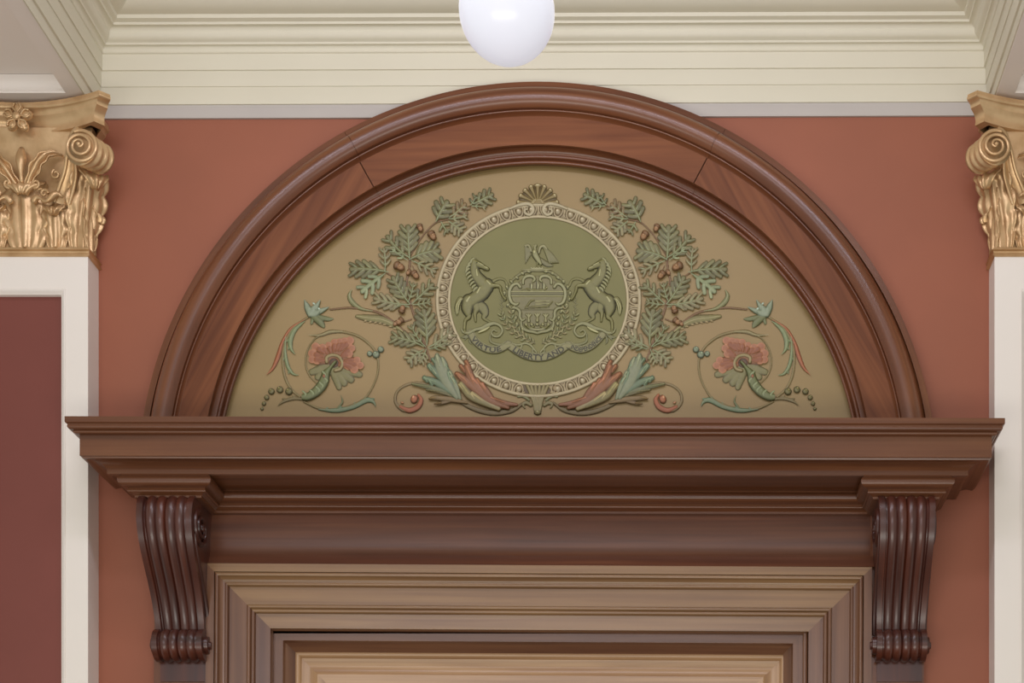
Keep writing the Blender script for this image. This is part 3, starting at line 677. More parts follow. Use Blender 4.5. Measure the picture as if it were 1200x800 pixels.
# --- oak spray: stems carry leaves and acorns
cv = Cv(400, 225, 585, 430, 0.5)
for P, r in (([(551, 243), (540, 250), (527, 258), (512, 262), (500, 273), (491, 285), (482, 300)], 1.2),
             ([(481, 303), (480, 318), (477, 332), (480, 350), (484, 366), (491, 386), (499, 408), (505, 424)], 1.6),
             ([(477, 334), (467, 329), (455, 322)], 1.2), ([(483, 375), (474, 378), (470, 372)], 1.0), ([(493, 269), (496, 274)], 0.8), ([(484, 313), (487, 320)], 0.8)):
    cv.stroke(P, [r]*len(P), ST, (86, 62, 38), hh=1.0)
spray = cv.build('oak_spray', panel)
BG = (132, 122, 84)
for a in [((512, 262), (526, 237), 17, GR, 3), ((528, 257), (547, 240), 13, BR, 3), ((527, 259), (549, 254), 9, BG, 2), ((518, 263), (526, 275), 10, GR, 2), ((527, 262), (543, 274), 13, BG, 3),
          ((552, 243), (559, 231), 9, GD, 2), ((556, 241), (579, 229), 14, GR, 3), ((554, 244), (571, 246), 6, BG, 2),
          ((481, 306), (479, 264), 17, GR, 4), ((480, 304), (453, 276), 14, GR, 3), ((482, 306), (518, 296), 18, GR, 4), ((484, 308), (513, 322), 11, BG, 3), ((478, 307), (459, 293), 7, GL, 2),
          ((455, 321), (408, 318), 15, GR, 4), ((452, 323), (423, 346), 15, GL, 3), ((452, 320), (450, 291), 10, BG, 3),
          ((481, 358), (460, 324), 15, GR, 4), ((480, 359), (436, 350), 13, BG, 4), ((484, 358), (510, 333), 13, GR, 3), ((485, 359), (507, 355), 9, GR, 3), ((480, 362), (460, 362), 7, BG, 2), ((479, 356), (485, 332), 9, GR, 3),
          ((501, 406), (496, 362), 17, GR, 4), ((497, 408), (456, 397), 13, GR, 4), ((499, 408), (482, 380), 9, GR, 3), ((503, 409), (532, 388), 14, BG, 3), ((504, 411), (527, 401), 9, GR, 3), ((497, 412), (478, 427), 13, BG, 3), ((500, 412), (492, 428), 10, BG, 3)]:
    oak_leaf(a[0], a[1], a[2]*1.15, a[3], spray, a[4], bend=random.uniform(-0.08, 0.08))
for a in [(493, 269, 4.4, 1.2), (507, 278, 5.4, 1.0), (468, 314.5, 6, 0.5), (487, 324, 5, 0.9), (480, 321, 3.4, 2.2), (472, 365.5, 4.6, -1.2), (470, 378.5, 4.6, 2.4), (465, 381, 3.4, 2.4)]:
    acorn(*a, spray)

# --- scrolling vine with flower, bud, berries
cv = Cv(300, 335, 480, 490, 0.5)
VN = (132, 116, 72); VND = (88, 72, 44)
cv.stroke([(502, 408), (490, 399), (475, 390), (462, 379), (447, 369), (430, 364), (410, 362), (388, 364)], [1.8, 1.8, 1.8, 1.8, 1.7, 1.5, 1.4, 1.3], ST, (86, 62, 38), hh=1.1)
cv.stroke([(362, 373), (346, 384), (336, 400), (332, 418), (334, 440), (341, 456), (352, 466)], [1.4, 1.8, 1.8, 1.8, 1.8, 1.8, 1.6], VN, VND, hh=1.1)
cv.stroke([(372, 450), (364, 442), (359, 428), (361, 412), (370, 398), (386, 391), (402, 390), (420, 395), (434, 405), (441, 415), (444, 428), (441, 446), (430, 466), (416, 475), (397, 481), (376, 480), (357, 472)], [1.2, 1.3, 1.3, 1.2, 1.2, 1.6, 1.8, 1.8, 1.7, 1.7, 1.5, 1.4, 1.4, 1.8, 2.2, 1.7, 1.2], VN, VND, hh=1.1)
vine = cv.build('scroll_vine', panel)
def blade(P, R, col, edge=None, nm='leaf_blade', vein=None, teeth=0, side=1, tcol=None):
    P_ = np.array(P, float); r = max(R)+5
    cv = Cv(P_[:, 0].min()-r, P_[:, 1].min()-r, P_[:, 0].max()+r, P_[:, 1].max()+r, 0.45)
    if teeth:
        Q = catmull(P, 8); RQ = catmull([(q, 0) for q in R], 8)[:, 0]
        for i in range(teeth):
            k = int((0.12+0.8*i/teeth)*(len(Q)-2)); t = Q[k+1]-Q[k]; t /= np.linalg.norm(t)+1e-9; nn = np.array([-t[1], t[0]])*side
            a = Q[k]+nn*RQ[k]*0.7; cv.stroke([Q[k], a, a+nn*1.6+t*2.0], [RQ[k]*0.6, 1.6, 1.0], tcol or col, edge, hh=1.0, smooth=False)
    cv.stroke(P, R, col, edge, hh=1.3)
    if vein: cv.stroke(P, [0.5]*len(P), vein, vein, hh=0.3, base=1.45)
    return cv.build(nm, vine)
blade([(358, 376), (342, 386), (332, 402), (327, 418), (321, 432), (313, 441)], [0.6, 1.8, 2.2, 3.0, 2.2, 0.5], (150, 88, 54), (104, 60, 38), vein=(172, 112, 74))
blade([(358, 378), (346, 388), (341, 400), (342, 410), (347, 417)], [0.8, 3.2, 3.4, 2.4, 0.5], (122, 132, 90), (84, 88, 54), vein=GL, teeth=4, side=1)
blade([(336, 396), (335, 414), (338, 430), (344, 439), (351, 441)], [0.6, 2.0, 2.6, 2.0, 0.5], (120, 130, 90), (84, 88, 54), vein=GL, teeth=3, side=1)
blade([(474, 391), (462, 382), (448, 376), (432, 374), (419, 372)], [1.0, 4.0, 5.2, 4.6, 2.4], (126, 118, 70), (88, 76, 44), vein=(160, 150, 104), teeth=8, side=-1, tcol=(160, 140, 96))
blade([(438, 366), (424, 363), (414, 356), (410, 348), (413, 341)], [0.6, 2.2, 3.4, 2.6, 0.8], (124, 124, 80), (88, 84, 50), vein=(150, 148, 108))
blade([(402, 390), (388, 390), (376, 394), (362, 394)], [1.4, 2.6, 2.0, 0.4], (128, 116, 74), VND, vein=(160, 148, 108))
blade([(374, 481), (394, 482), (414, 478), (430, 470), (438, 472), (441, 478)], [0.8, 3.0, 3.0, 3.4, 2.2, 0.5], (116, 132, 98), (76, 88, 60), vein=TE, teeth=5, side=-1)
blade([(396, 480), (402, 472), (400, 464)], [1.4, 1.4, 0.4], (118, 122, 82), (84, 84, 52))
blade([(360, 470), (346, 468), (334, 471), (326, 477)], [1.2, 2.2, 2.0, 0.4], (124, 110, 70), VND, teeth=3, side=1)
# bud
cv = Cv(350, 345, 395, 390, 0.45)
cv.stroke([(368, 372), (376, 379), (380, 384)], [4, 4.5, 2], (112, 116, 76), (80, 80, 48)); cv.stroke([(368, 372), (366, 380)], [3, 2], (118, 122, 82), (80, 80, 48)); cv.stroke([(370, 372), (384, 375), (391, 375)], [3, 3, 1], (112, 116, 76), (80, 80, 48))
for (x, y), r in (((358, 354), 4.2), ((376, 354), 3.8), ((362, 361), 4.6), ((386, 362), 3.6), ((370, 360), 4.8), ((376, 367), 4.6)):
    cv.stroke([(364, 371), ((364+x)/2+0.5, (371+y)/2), (x, y)], [3.0, r, 1.0], (140, 150, 124), TD, hh=r*0.75)
for (x, y) in ((369, 358), (375, 364), (362, 362)): cv.dot(x, y, 2.0, 1.4, 0.6, col=(186, 204, 184), edge=TE, hh=1.0, base=2.4)
cv.build('bud', vine)
# flower
cv = Cv(355, 390, 430, 475, 0.45)
for (x, y, r) in ((366, 437, 5), (373, 443, 5), (404, 450, 5.5), (398, 455, 4.5), (412, 446, 5.5), (422, 440, 5)):
    cv.stroke([(390, 430), ((390+x)/2, (430+y)/2), (x, y)], [6, r*1.2, r*0.8], (124, 118, 76), (92, 84, 50), hh=1.2)
for (x, y, r) in ((367, 416, 5), (371, 408, 5), (367, 423, 4.6), (379, 409, 4.6), (372, 424, 4.8), (393, 403, 4.4), (399, 402, 4), (405, 402, 5), (411, 401, 5), (413, 410, 4.5), (410, 416, 4.8), (419, 424, 4.6), (423, 430, 4.5), (416, 434, 5), (409, 430, 5), (386, 406, 3.8)):
    cv.stroke([(391, 424), ((391+x)/2, (424+y)/2), (x, y)], [5, r*1.1, r], RD, RDD, hh=1.9)
    cv.dot(x, y, r*1.02, col=(158, 104, 72), edge=(176, 122, 88), hh=0.6, base=1.9); cv.stroke([((391+x)/2, (424+y)/2), ((391+x*4)/5, (424+y*4)/5)], [1.0, r*0.62], (138, 84, 54), (150, 96, 64), hh=0.5, base=2.5)
cv.stroke([(384, 426), (384, 421), (390, 418), (398, 420), (402, 427), (400, 434), (394, 436)], [2.2]*7, (150, 134, 92), (92, 74, 44), hh=1.8, base=1.6)
cv.dot(392, 427, 5.4, 5.4, 0, col=(96, 68, 42), edge=(74, 54, 34), hh=0.4, base=1.2, mode='over')
cv.stroke([(394, 426), (388, 433), (383, 440), (380, 450), (372, 460), (360, 467), (347, 465)], [1.8, 2.4, 4.6, 6.2, 6.0, 4.6, 2.0], (112, 118, 76), (70, 72, 42), hh=3.0, base=1.2)
for i in range(6):
    x, y = [(381, 440), (383, 447), (378, 453), (374, 458), (367, 462), (358, 463)][i]; cv.stroke([(x-2, y-2.5), (x+1.5, y+1), (x+1.0, y+3.4)], [1.2, 1.5, 0.5], (138, 146, 104), (104, 108, 68), hh=0.6, base=3.2, mode='over')
cv.dot(381, 443, 1.8, 2.4, 0, col=(150, 100, 64), edge=(84, 60, 38), hh=0.6, base=3.6, mode='over')
cv.build('flower', vine)
def bead(x, y, r, col, nm, parent):
    cv = Cv(x-r-1, y-r-1, x+r+1, y+r+1, 0.4); cv.dot(x, y, r, col=col, edge=tuple(int(v*0.6) for v in col), hh=r*0.75)
    cv.dot(x-r*0.2, y-r*0.3, r*0.4, col=tuple(min(255, int(v*1.28)) for v in col), edge=col, hh=r*0.8, base=0.5, mode='over'); return cv.build(nm, parent)
for x, y, r in ((339.5, 460, 4.6), (329, 458, 4.3), (319, 460, 4.0), (313.5, 467, 3.3), (310.2, 474, 2.8), (308, 480, 2.2)): bead(x, y, r, (122, 114, 72), 'bead', vine)
for x, y, r in ((434, 416, 3.6), (447, 411, 4.0), (441.5, 417, 4.6)): bead(x, y, r, (134, 144, 118), 'berry', vine)

# --- acanthus spray at the foot of the medallion
cv = Cv(458, 440, 625, 490, 0.5)
cv.stroke([(614, 473), (600, 482), (578, 485), (556, 480), (535, 468), (520, 452), (508, 436)], [1.6, 3.0, 3.4, 3.0, 2.6, 2.0, 1.0], (116, 100, 62), (76, 62, 38), hh=1.4)
cv.stroke([(528, 463), (510, 455), (492, 450), (477, 452), (466, 460), (464, 472), (472, 481), (482, 483)], [1.4, 1.8, 2.0, 1.8, 1.8, 2.0, 2.4, 2.0], (130, 112, 72), (86, 66, 42), hh=1.2)
foot = cv.build('acanthus_stem', panel)
def lobe_leaf(strokes, nm='acanthus_leaf'):
    A = np.array([p for st in strokes for p in st[0]], float); cv = Cv(A[:, 0].min()-8, A[:, 1].min()-8, A[:, 0].max()+8, A[:, 1].max()+8, 0.45)
    for P, R, c, e in strokes:
        cv.stroke(P, R, c, e, hh=min(2.2, max(R)*0.45))
        cv.stroke([P[-2], P[-1]], [0.4, R[-1]*0.45], tuple(min(255, int(v*1.22)) for v in c), c, hh=0.7, base=1.4+max(R)*0.15, smooth=False)
    return cv.build(nm, foot, p0=0.0045)
T2 = (106, 120, 92)
lobe_leaf([([(536, 468), (524, 450), (516, 432), (513, 420)], [3, 7, 6.5, 3.4], TE, TD), ([(520, 448), (511, 438), (504, 430)], [3, 4, 3], T2, TD), ([(522, 446), (522, 432), (520, 424)], [3, 4.5, 3], TE, TD),
           ([(530, 462), (528, 448), (526, 439)], [3, 4, 3], T2, TD), ([(540, 469), (534, 452), (529, 443)], [2, 3.5, 2.4], TE, TD), ([(528, 462), (512, 450), (498, 445)], [2, 4.2, 3], T2, TD), ([(526, 462), (506, 456), (484, 452)], [2, 3, 1.6], (110, 110, 76), (80, 78, 48)), ([(532, 466), (516, 461), (500, 459)], [2, 2.2, 1.0], (112, 104, 66), (80, 70, 44))]+[([(a+3, b+5), (a, b)], [1.8, 2.6], c_, TD) for a, b, c_ in ((513, 418, TE), (508, 423, T2), (519, 422, TE), (503, 431, T2), (509, 436, TE), (523, 430, T2), (528, 438, TE), (498, 444, T2), (504, 448, T2), (532, 446, T2))])
lobe_leaf([([(596, 480), (572, 470), (556, 452), (548, 432)], [2.4, 5, 6, 4.6], RD, RDD), ([(565, 466), (548, 450), (538, 441)], [3, 5, 3.6], RD, RDD), ([(570, 468), (560, 452), (553, 444)], [3, 4, 3], (156, 102, 72), RDD), ([(580, 473), (570, 460), (564, 452)], [3, 4.6, 3.4], RD, RDD),
           ([(575, 478), (552, 466), (541, 452)], [3, 5, 3.8], (130, 120, 76), (94, 76, 46)), ([(585, 481), (566, 472), (554, 463)], [3, 4.5, 3.2], (150, 136, 92), (98, 78, 48)), ([(606, 476), (592, 474), (576, 468)], [2, 3.2, 2.4], (140, 94, 64), RDD)]+[([(a+4, b+6), (a, b)], [2.4, 3.2], c_, RDD) for a, b, c_ in ((547, 426, RD), (541, 431, RD), (536, 440, RD), (544, 445, RD), (553, 441, RD), (560, 447, RD), (566, 452, (150, 98, 68)), (539, 453, (134, 122, 78)), (546, 459, (134, 122, 78)), (553, 464, (146, 132, 90)))])
lobe_leaf([([(548, 474), (530, 470), (512, 468), (504, 469)], [1.4, 3.4, 3.0, 1.4], (130, 108, 68), (92, 74, 46)), ([(532, 471), (518, 474), (510, 475)], [1.4, 2.0, 1.0], (126, 104, 66), (92, 74, 46))])
cv = Cv(464, 458, 500, 488, 0.4)
cv.stroke([(470, 478), (480, 482), (490, 478), (494, 470), (491, 464)], [2.4, 3.4, 3.6, 3.0, 1.8], (164, 98, 62), RDD, hh=1.6); cv.dot(486, 469, 4.6, 5.4, 0.4, col=(170, 106, 68), edge=RDD, hh=2.4); cv.dot(485, 467, 1.6, 2.2, 0.4, col=(212, 160, 116), edge=(176, 110, 74), hh=0.8, base=2.2)
cv.dot(472, 473, 2.4, 1.6, 0.4, col=(180, 130, 90), edge=RDD, hh=1.2, base=0.8); cv.build('curled_bud', foot)

# mirrored right half
mirrored(spray); mirrored(vine); mirrored(foot)

# --- medallion with egg-and-dart rim
MCX, MCY, MRX, MRY = 631.3, 353.6, 104.5, 98.0
def ell(a, k=0.0): return (MCX+(MRX+k)*math.cos(a), MCY+(MRY+k)*math.sin(a))
mb = MB(); NE = 96; E = [ell(2*PI*i/NE, 2) for i in range(NE)]
wp = lambda x, y, d: ((x-VX)/FPX*DIST, -(PANEL_P+d), EYE+(VY-y)/FPX*DIST)
mb.add([wp(x, y, 0.0012) for x, y in E], [tuple(range(NE))]); mb.rings([[wp(x, y, 0.0012) for x, y in E], [wp(x, y, -0.001) for x, y in E]], closed=True)
med = mb.build('medallion', M['medallion'], panel, angle=30)
RC, RE, RL = (160, 146, 112), (92, 76, 48), (190, 176, 140)
cv = Cv(MCX-124, MCY-118, MCX+124, MCY+118, 0.5)
X, Y = (cv.X-MCX), (cv.Y-MCY)
# distance outwards from the inner edge, in drawing units
kk = np.hypot(X/MRX, Y/MRY); D = (kk-1)*np.hypot(X, Y)/np.maximum(kk, 1e-6)
per = np.arctan2(Y/(MRY+8), X/(MRX+8))
prof_d = [(-2.0, 0.4, (110, 92, 60)), (-0.8, 1.6, RL), (0.8, 1.5, RL), (2.0, 0.5, RE), (2.6, 0.3, RE), (11.4, 0.3, RE), (12.0, 1.2, RC), (13.4, 2.0, RL), (15.2, 1.9, RC), (16.4, 0.5, (120, 100, 66))]
dd = [q[0] for q in prof_d]
cv.m = (D > -2.0) & (D < 16.4); cv.h = np.where(cv.m, 0.3+np.interp(D, dd, [q[1] for q in prof_d]), 0)
for j in range(3): cv.c[..., j] = np.interp(D, dd, [RGB(q[2])[j] for q in prof_d])
NEG = 46
for i in range(NEG):
    a = -PI/2+2*PI*(i+0.5)/NEG
    if abs(a-PI/2) < 0.10 or abs(a+PI/2) < 0.06 or abs(a-1.5*PI) < 0.06: continue
    x, y = ell(a, 7.0); nx, ny = math.cos(a)*MRY, math.sin(a)*MRX; L = math.hypot(nx, ny); nx, ny = nx/L, ny/L; tx, ty = -ny, nx
    inv = 1
    hoop = [(x+tx*s*5.0+nx*q, y+ty*s*5.0+ny*q) for s, q in ((-1, 4.6), (-0.98, 0.5), (-0.6, -3.4), (0, -4.9), (0.6, -3.4), (0.98, 0.5), (1, 4.6))]
    cv.stroke(hoop, [0.9]*7, (176, 160, 124), RE, hh=0.9, base=0.7)
    cv.dot(x+nx*0.9, y+ny*0.9, 4.5, 4.1, a, col=RC, edge=(104, 86, 56), hh=2.2, base=0.6)
    cv.dot(x+nx*1.0-0.6, y+ny*1.0-0.9, 1.9, 1.7, 0, col=(206, 192, 160), edge=RC, hh=0.9, base=2.1, mode='over')
    a2 = a+PI/NEG; x2, y2 = ell(a2, 7.0)
    cv.stroke([(x2+nx*4.4, y2+ny*4.4), (x2-nx*4.6, y2-ny*4.6)], [1.9, 0.5], (170, 154, 118), RE, hh=1.2, base=0.6, smooth=False)
    for s in (-1, 1): cv.stroke([(x2+nx*1.0, y2+ny*1.0), (x2+tx*s*1.9-nx*4.4, y2+ty*s*1.9-ny*4.4)], [0.5, 0.9], (164, 148, 112), RE, hh=0.8, base=0.6, smooth=False)
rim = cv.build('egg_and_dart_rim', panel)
# two scrolls where the rim meets, with a shell over them
cv = Cv(596, 230, 668, 262, 0.4)
for sd in (-1, 1):
    f = lambda x, y: (MCX+sd*(x-MCX) if sd > 0 else x, y)
    P = [(598, 247), (608, 243), (618, 241), (624, 244), (625, 250), (621, 254), (616, 252), (615.5, 248.5), (618.5, 247.5)]
    P = [((2*MCX-x) if sd > 0 else x, y) for x, y in P]
    cv.stroke(P, [1.6, 2.2, 2.6, 2.6, 2.5, 2.2, 2.0, 1.7, 1.4], (178, 166, 132), (104, 88, 58), hh=1.6, base=1.6)
cv.stroke([(631, 244), (631, 250), (630.5, 255)], [1.0, 1.3, 2.0], (156, 142, 106), RE, hh=1.2)
cv.build('rim_scroll', rim)
cv = Cv(600, 214, 662, 246, 0.4); SH, SHE = (136, 118, 72), (86, 70, 38)
cv.dot(630.5, 241, 24, 20, 0, col=(112, 94, 54), edge=(90, 74, 42), hh=1.4)
for k in range(9):
    a = PI+PI*(k+0.5)/9; ex, ey = 630.5+23*math.cos(a), 243+23.5*math.sin(a)
    cv.stroke([(630.5, 241), ((630.5+ex)/2, (241+ey)/2), (ex, ey)], [0.8, 1.7, 2.8], SH, SHE, hh=2.0, base=0.8)
    cv.dot(ex, ey, 3.4 if k != 4 else 5.2, 2.4, 0 if k == 4 else a+PI/2, col=(150, 132, 86), edge=SHE, hh=1.8, base=1.0)
    cv.dot(ex, ey-0.3, 1.5 if k != 4 else 2.6, 1.0, 0, col=(206, 194, 150), edge=(150, 132, 86), hh=0.6, base=2.6, mode='over')
    cv.stroke([(630.5, 239), ((630.5*2+ex)/3, (240*2+ey)/3)], [0.5, 0.5], (204, 190, 146), SH, hh=0.5, base=2.0, smooth=False)
cv.m &= (cv.Y < 241.5); cv.build('shell', panel)
cv = Cv(606, 446, 656, 492, 0.4)
for k, x in enumerate((-11, -6.8, -2.3, 2.3, 6.8, 11)):
    cv.stroke([(MCX-1+x*1.1, 453), (MCX-1+x*0.75, 462), (MCX-1+x*0.45, 472), (MCX-1+x*0.3, 482)], [2.0, 2.3, 1.8, 1.4], (140, 128, 86), (86, 76, 46), hh=1.8)
for sd in (-1, 1):
    cv.stroke([(MCX-1+sd*8, 476), (MCX-1+sd*13, 473), (MCX-1+sd*17, 475), (MCX-1+sd*15, 479)], [2.2, 2.6, 2.0, 1.2], (130, 120, 80), (84, 74, 44), hh=1.6)
    cv.stroke([(MCX-1+sd*10, 470), (MCX-1+sd*17, 465), (MCX-1+sd*23, 466)], [1.6, 2.4, 1.4], (128, 126, 86), (84, 80, 48), hh=1.4)
    cv.dot(MCX-1+sd*21, 456.5, 4.2, col=(156, 136, 98), edge=RE, hh=2.2); cv.stroke([(MCX-1+sd*15, 461), (MCX-1+sd*20, 462.5), (MCX-1+sd*25.5, 459), (MCX-1+sd*26, 454)], [1.0, 1.3, 1.3, 1.0], (166, 150, 112), RE, hh=1.2, base=1.0)
cv.dot(MCX-1, 484.5, 4.6, 3.2, col=(128, 118, 74), edge=(76, 66, 38), hh=2.4); cv.dot(MCX-1, 484, 1.8, 1.2, col=(176, 164, 118), edge=(128, 118, 74), hh=0.6, base=2.4, mode='over')
cv.build('anthemion', panel)

# --- coat of arms on the medallion
AG, AD, AL = (120, 116, 66), (50, 47, 22), (178, 174, 124)
def horse():
    cv = Cv(528, 298, 600, 398, 0.4)
    S_ = lambda P, R, hh=None, c=AG, base=0.3: cv.stroke(P, R, c, AD, hh=hh, base=base)
    # far legs first, then the body as one continuous relief, then the near legs
    S_([(575, 334), (580, 330), (586, 328), (592, 330), (595, 336)], [3.4, 2.2, 1.9, 1.7, 1.9], 1.2)
    S_([(560, 358), (566, 362), (569, 369), (567, 374), (573, 378), (577, 380)], [6, 6.5, 4.4, 2.4, 1.8, 2.2], 1.4)
    S_([(545, 354), (540, 351), (537, 357), (536, 364), (536, 371)], [1.6, 2.6, 3.4, 3.2, 0.9], 1.6)
    for dx in (-1.6, 1.2): cv.stroke([(541+dx*0.4, 352), (537+dx, 360), (536.4+dx*0.7, 369)], [0.5, 0.7, 0.4], AL, AG, hh=0.5, base=1.7)
    S_([(556, 308), (556, 316), (559, 325), (566, 333), (571, 339)], [3.6, 5.6, 7.2, 8.2, 8.0], 2.4)
    S_([(571, 336), (565, 345), (557, 351), (551, 355)], [9.2, 9.4, 8.8, 8.8], 2.7)
    S_([(550, 354), (548, 362), (549, 369)], [8.8, 7.6, 4.6], 2.7)
    S_([(549, 366), (550, 373), (546, 377), (545, 386), (545.5, 391)], [4.8, 3.0, 2.4, 1.9, 1.8], 2.2)
    S_([(545.5, 391), (548.5, 393)], [1.7, 1.9], 1.8)
    S_([(557, 356), (559, 363), (557, 369), (558, 378)], [5.5, 4.4, 2.6, 1.5], 1.8)
    S_([(556, 308.5), (561, 311.5), (567, 314.5), (572, 317)], [4.0, 4.2, 3.2, 2.6], 2.6)
    S_([(573, 336), (580, 336.5), (586, 337.5), (587.5, 343), (590, 349), (592.5, 352)], [5.2, 2.8, 2.4, 2.0, 1.7, 2.2], 2.6)
    for x, y in ((553.5, 303.5), (558.5, 304)): cv.stroke([(556, 308), (x, y)], [1.6, 0.6], AG, AD, hh=1.6, smooth=False)
    for i in range(10):      # mane
        t = i/9; x, y = [(552.6, 307), (549.6, 311), (547.6, 315), (547, 319), (547.6, 323), (549, 327), (550.6, 331), (552.4, 334.4), (554.2, 338), (556, 341)][i]
        cv.stroke([(x+3.2, y-2.2), (x+0.4, y), (x-0.6, y+2.6)], [1.6, 1.7, 0.7], (148, 146, 102), AD, hh=1.5, base=1.0)
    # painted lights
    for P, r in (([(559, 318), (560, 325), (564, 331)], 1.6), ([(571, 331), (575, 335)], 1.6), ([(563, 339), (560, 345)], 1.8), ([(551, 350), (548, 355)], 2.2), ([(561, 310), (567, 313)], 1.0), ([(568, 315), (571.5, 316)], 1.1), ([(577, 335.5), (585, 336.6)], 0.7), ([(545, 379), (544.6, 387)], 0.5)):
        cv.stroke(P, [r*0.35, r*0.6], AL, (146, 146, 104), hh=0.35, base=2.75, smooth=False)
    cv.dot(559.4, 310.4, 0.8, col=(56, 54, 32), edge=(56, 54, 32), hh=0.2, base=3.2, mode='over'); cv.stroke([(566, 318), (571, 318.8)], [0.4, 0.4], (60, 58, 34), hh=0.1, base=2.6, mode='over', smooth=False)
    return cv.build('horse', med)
hr = horse(); hr2 = hr.copy(); C.objects.link(hr2); hr2.scale.x = -1
mirror_dx = 0.0

def cart():
    cv = Cv(585, 312, 678, 400, 0.4); ax = 630.0
    F = (118, 112, 70); FE = (90, 86, 52)
    cv.poly([(602, 336), (615, 327), (630, 324), (645, 327), (658, 336), (663, 347), (660, 358), (650, 366), (648, 380), (638, 388), (630, 390), (622, 388), (612, 380), (610, 366), (600, 358), (597, 347)], F, FE, hh=0.6, bev=3)
    for sd in (-1, 1):
        m_ = lambda P: [(ax+sd*(ax-x), y) for x, y in P]
        def s2(P, R, c=AG, hh=1.5, base=0.9): cv.stroke(m_(P), R if hasattr(R, '__len__') else [R]*len(P), c, AD, hh=hh, base=base)
        s2([(610, 338), (607, 334.5), (602, 335.5), (598, 341), (597.4, 349), (600, 356), (605, 358.6), (608, 357)], [2.2, 2.0, 2.2, 2.4, 2.4, 2.2, 1.8, 1.2], (150, 148, 106))
        s2([(601, 362.5), (606, 363), (609.5, 367), (609.6, 373), (612, 377), (615.5, 375.5)], [1.4, 2.0, 2.2, 2.0, 1.8, 1.3], (144, 142, 100))
        s2([(613.5, 334), (614, 329), (618, 325.6), (624, 325.6), (627, 329), (625, 332)], [1.6, 1.8, 2.1, 2.1, 1.8, 1.2], (150, 148, 106))
        s2([(611, 379), (612, 385), (618, 389), (625, 390.5), (630, 392)], [1.6, 2.0, 2.2, 2.0, 1.8], (140, 138, 96))
        s2([(626, 384), (621, 386), (617, 383)], [1.3, 1.4, 1.0]); s2([(630, 318.8), (622, 318.5), (613, 321), (606, 325.5), (600, 331)], [1.6, 1.8, 1.8, 1.8, 1.4], (124, 120, 78), 1.0, 0.6)
        for x, y, a in ((620, 320, 0.2), (612.5, 322, 0.5), (606, 327, 0.7), (599.6, 331.6, 0.9), (594.6, 338, 1.3), (591.8, 345, 1.6), (592.4, 352, 1.9), (596, 359, 2.3), (602, 366.5, 2.0), (605, 374, 1.8), (606.5, 381, 1.2), (613, 387.5, 0.7)):
            cv.dot(m_([(x, y)])[0][0], y, 3.3, 2.0, -sd*a if sd < 0 else a, col=(134, 132, 90), edge=AD, hh=1.5, base=0.6)
            cv.dot(m_([(x-0.5, y-0.5)])[0][0], y-0.5, 1.4, 0.8, 0, col=AL, edge=AG, hh=0.5, base=1.7, mode='over')
    # chief with a sailing ship, the fess and its plough, three sheaves below
    cv.stroke([(600, 345.5), (660, 345.5)], [2.3, 2.3], (108, 104, 64), AD, hh=0.6, base=0.8, smooth=False)
    for y in (343.2, 348.2): cv.stroke([(600, y), (661, y)], [0.6, 0.6], AL, AG, hh=0.5, base=1.3, smooth=False)
    cv.stroke([(618, 339.8), (624, 341.6), (636, 341.6), (641, 339.4)], [0.8, 1.5, 1.5, 0.8], AG, AD, hh=1.0, base=1.0)
    for x, hgt in ((621.5, 7), (629, 10), (636, 8)):
        cv.stroke([(x, 340), (x, 341-hgt)], [0.4, 0.4], AD, AD, hh=0.5, base=1.2, smooth=False)
        cv.stroke([(x+1.6, 339.4), (x+2.0, 336), (x+1.2, 342-hgt)], [1.5, 1.7, 0.8], (158, 156, 114), AD, hh=0.9, base=1.2)
    cv.stroke([(612, 341.2), (619, 340.2)], [0.5, 0.7], AG, AD, hh=0.6, base=0.9); cv.dot(641, 338.6, 1.2, col=AL, edge=AD, hh=0.8, base=1.0)
    cv.stroke([(617, 361.6), (622, 355), (626, 353.6)], [1.0, 1.3, 0.8], AG, AD, hh=1.0, base=1.0); cv.stroke([(616, 362.4), (643, 361)], [1.0, 0.9], (112, 106, 66), AD, hh=0.8, base=1.0, smooth=False)
    for y in (354.6, 357.8): cv.stroke([(628, y), (644, y-0.4)], [0.6, 0.5], AL, AD, hh=0.6, base=1.1, smooth=False)
    cv.stroke([(624, 361), (640, 361), (648, 355)], [0.8, 0.9, 0.5], AG, AD, hh=0.8, base=1.2); cv.stroke([(611, 364.6), (650, 364.6)], [0.5, 0.5], (84, 80, 48), (84, 80, 48), hh=0.3, base=0.9, smooth=False)
    for x, y in ((620, 374), (630, 373.5), (640, 374)):
        cv.stroke([(x, y+4), (x, y), (x, y-2)], [2.0, 1.2, 1.6], (150, 146, 102), AD, hh=1.4, base=1.0)
        for s in (-1, 0, 1): cv.stroke([(x, y), (x+s*2.4, y-3.8)], [0.8, 1.2], (160, 156, 112), AD, hh=1.2, base=1.0, smooth=False)
    for x in (617, 623.5, 630, 636.5, 643): cv.dot(x, 382, 2.4, 2.0, col=(146, 142, 98), edge=AD, hh=1.6, base=0.8); cv.dot(x-0.4, 381.4, 0.9, col=AL, edge=AG, hh=0.4, base=2.3, mode='over')
    cv.stroke([(621, 386.5), (630, 388), (639, 386.5)], [1.2, 1.6, 1.2], (150, 146, 104), AD, hh=1.2, base=0.9)
    return cv.build('shield', med)
cart()
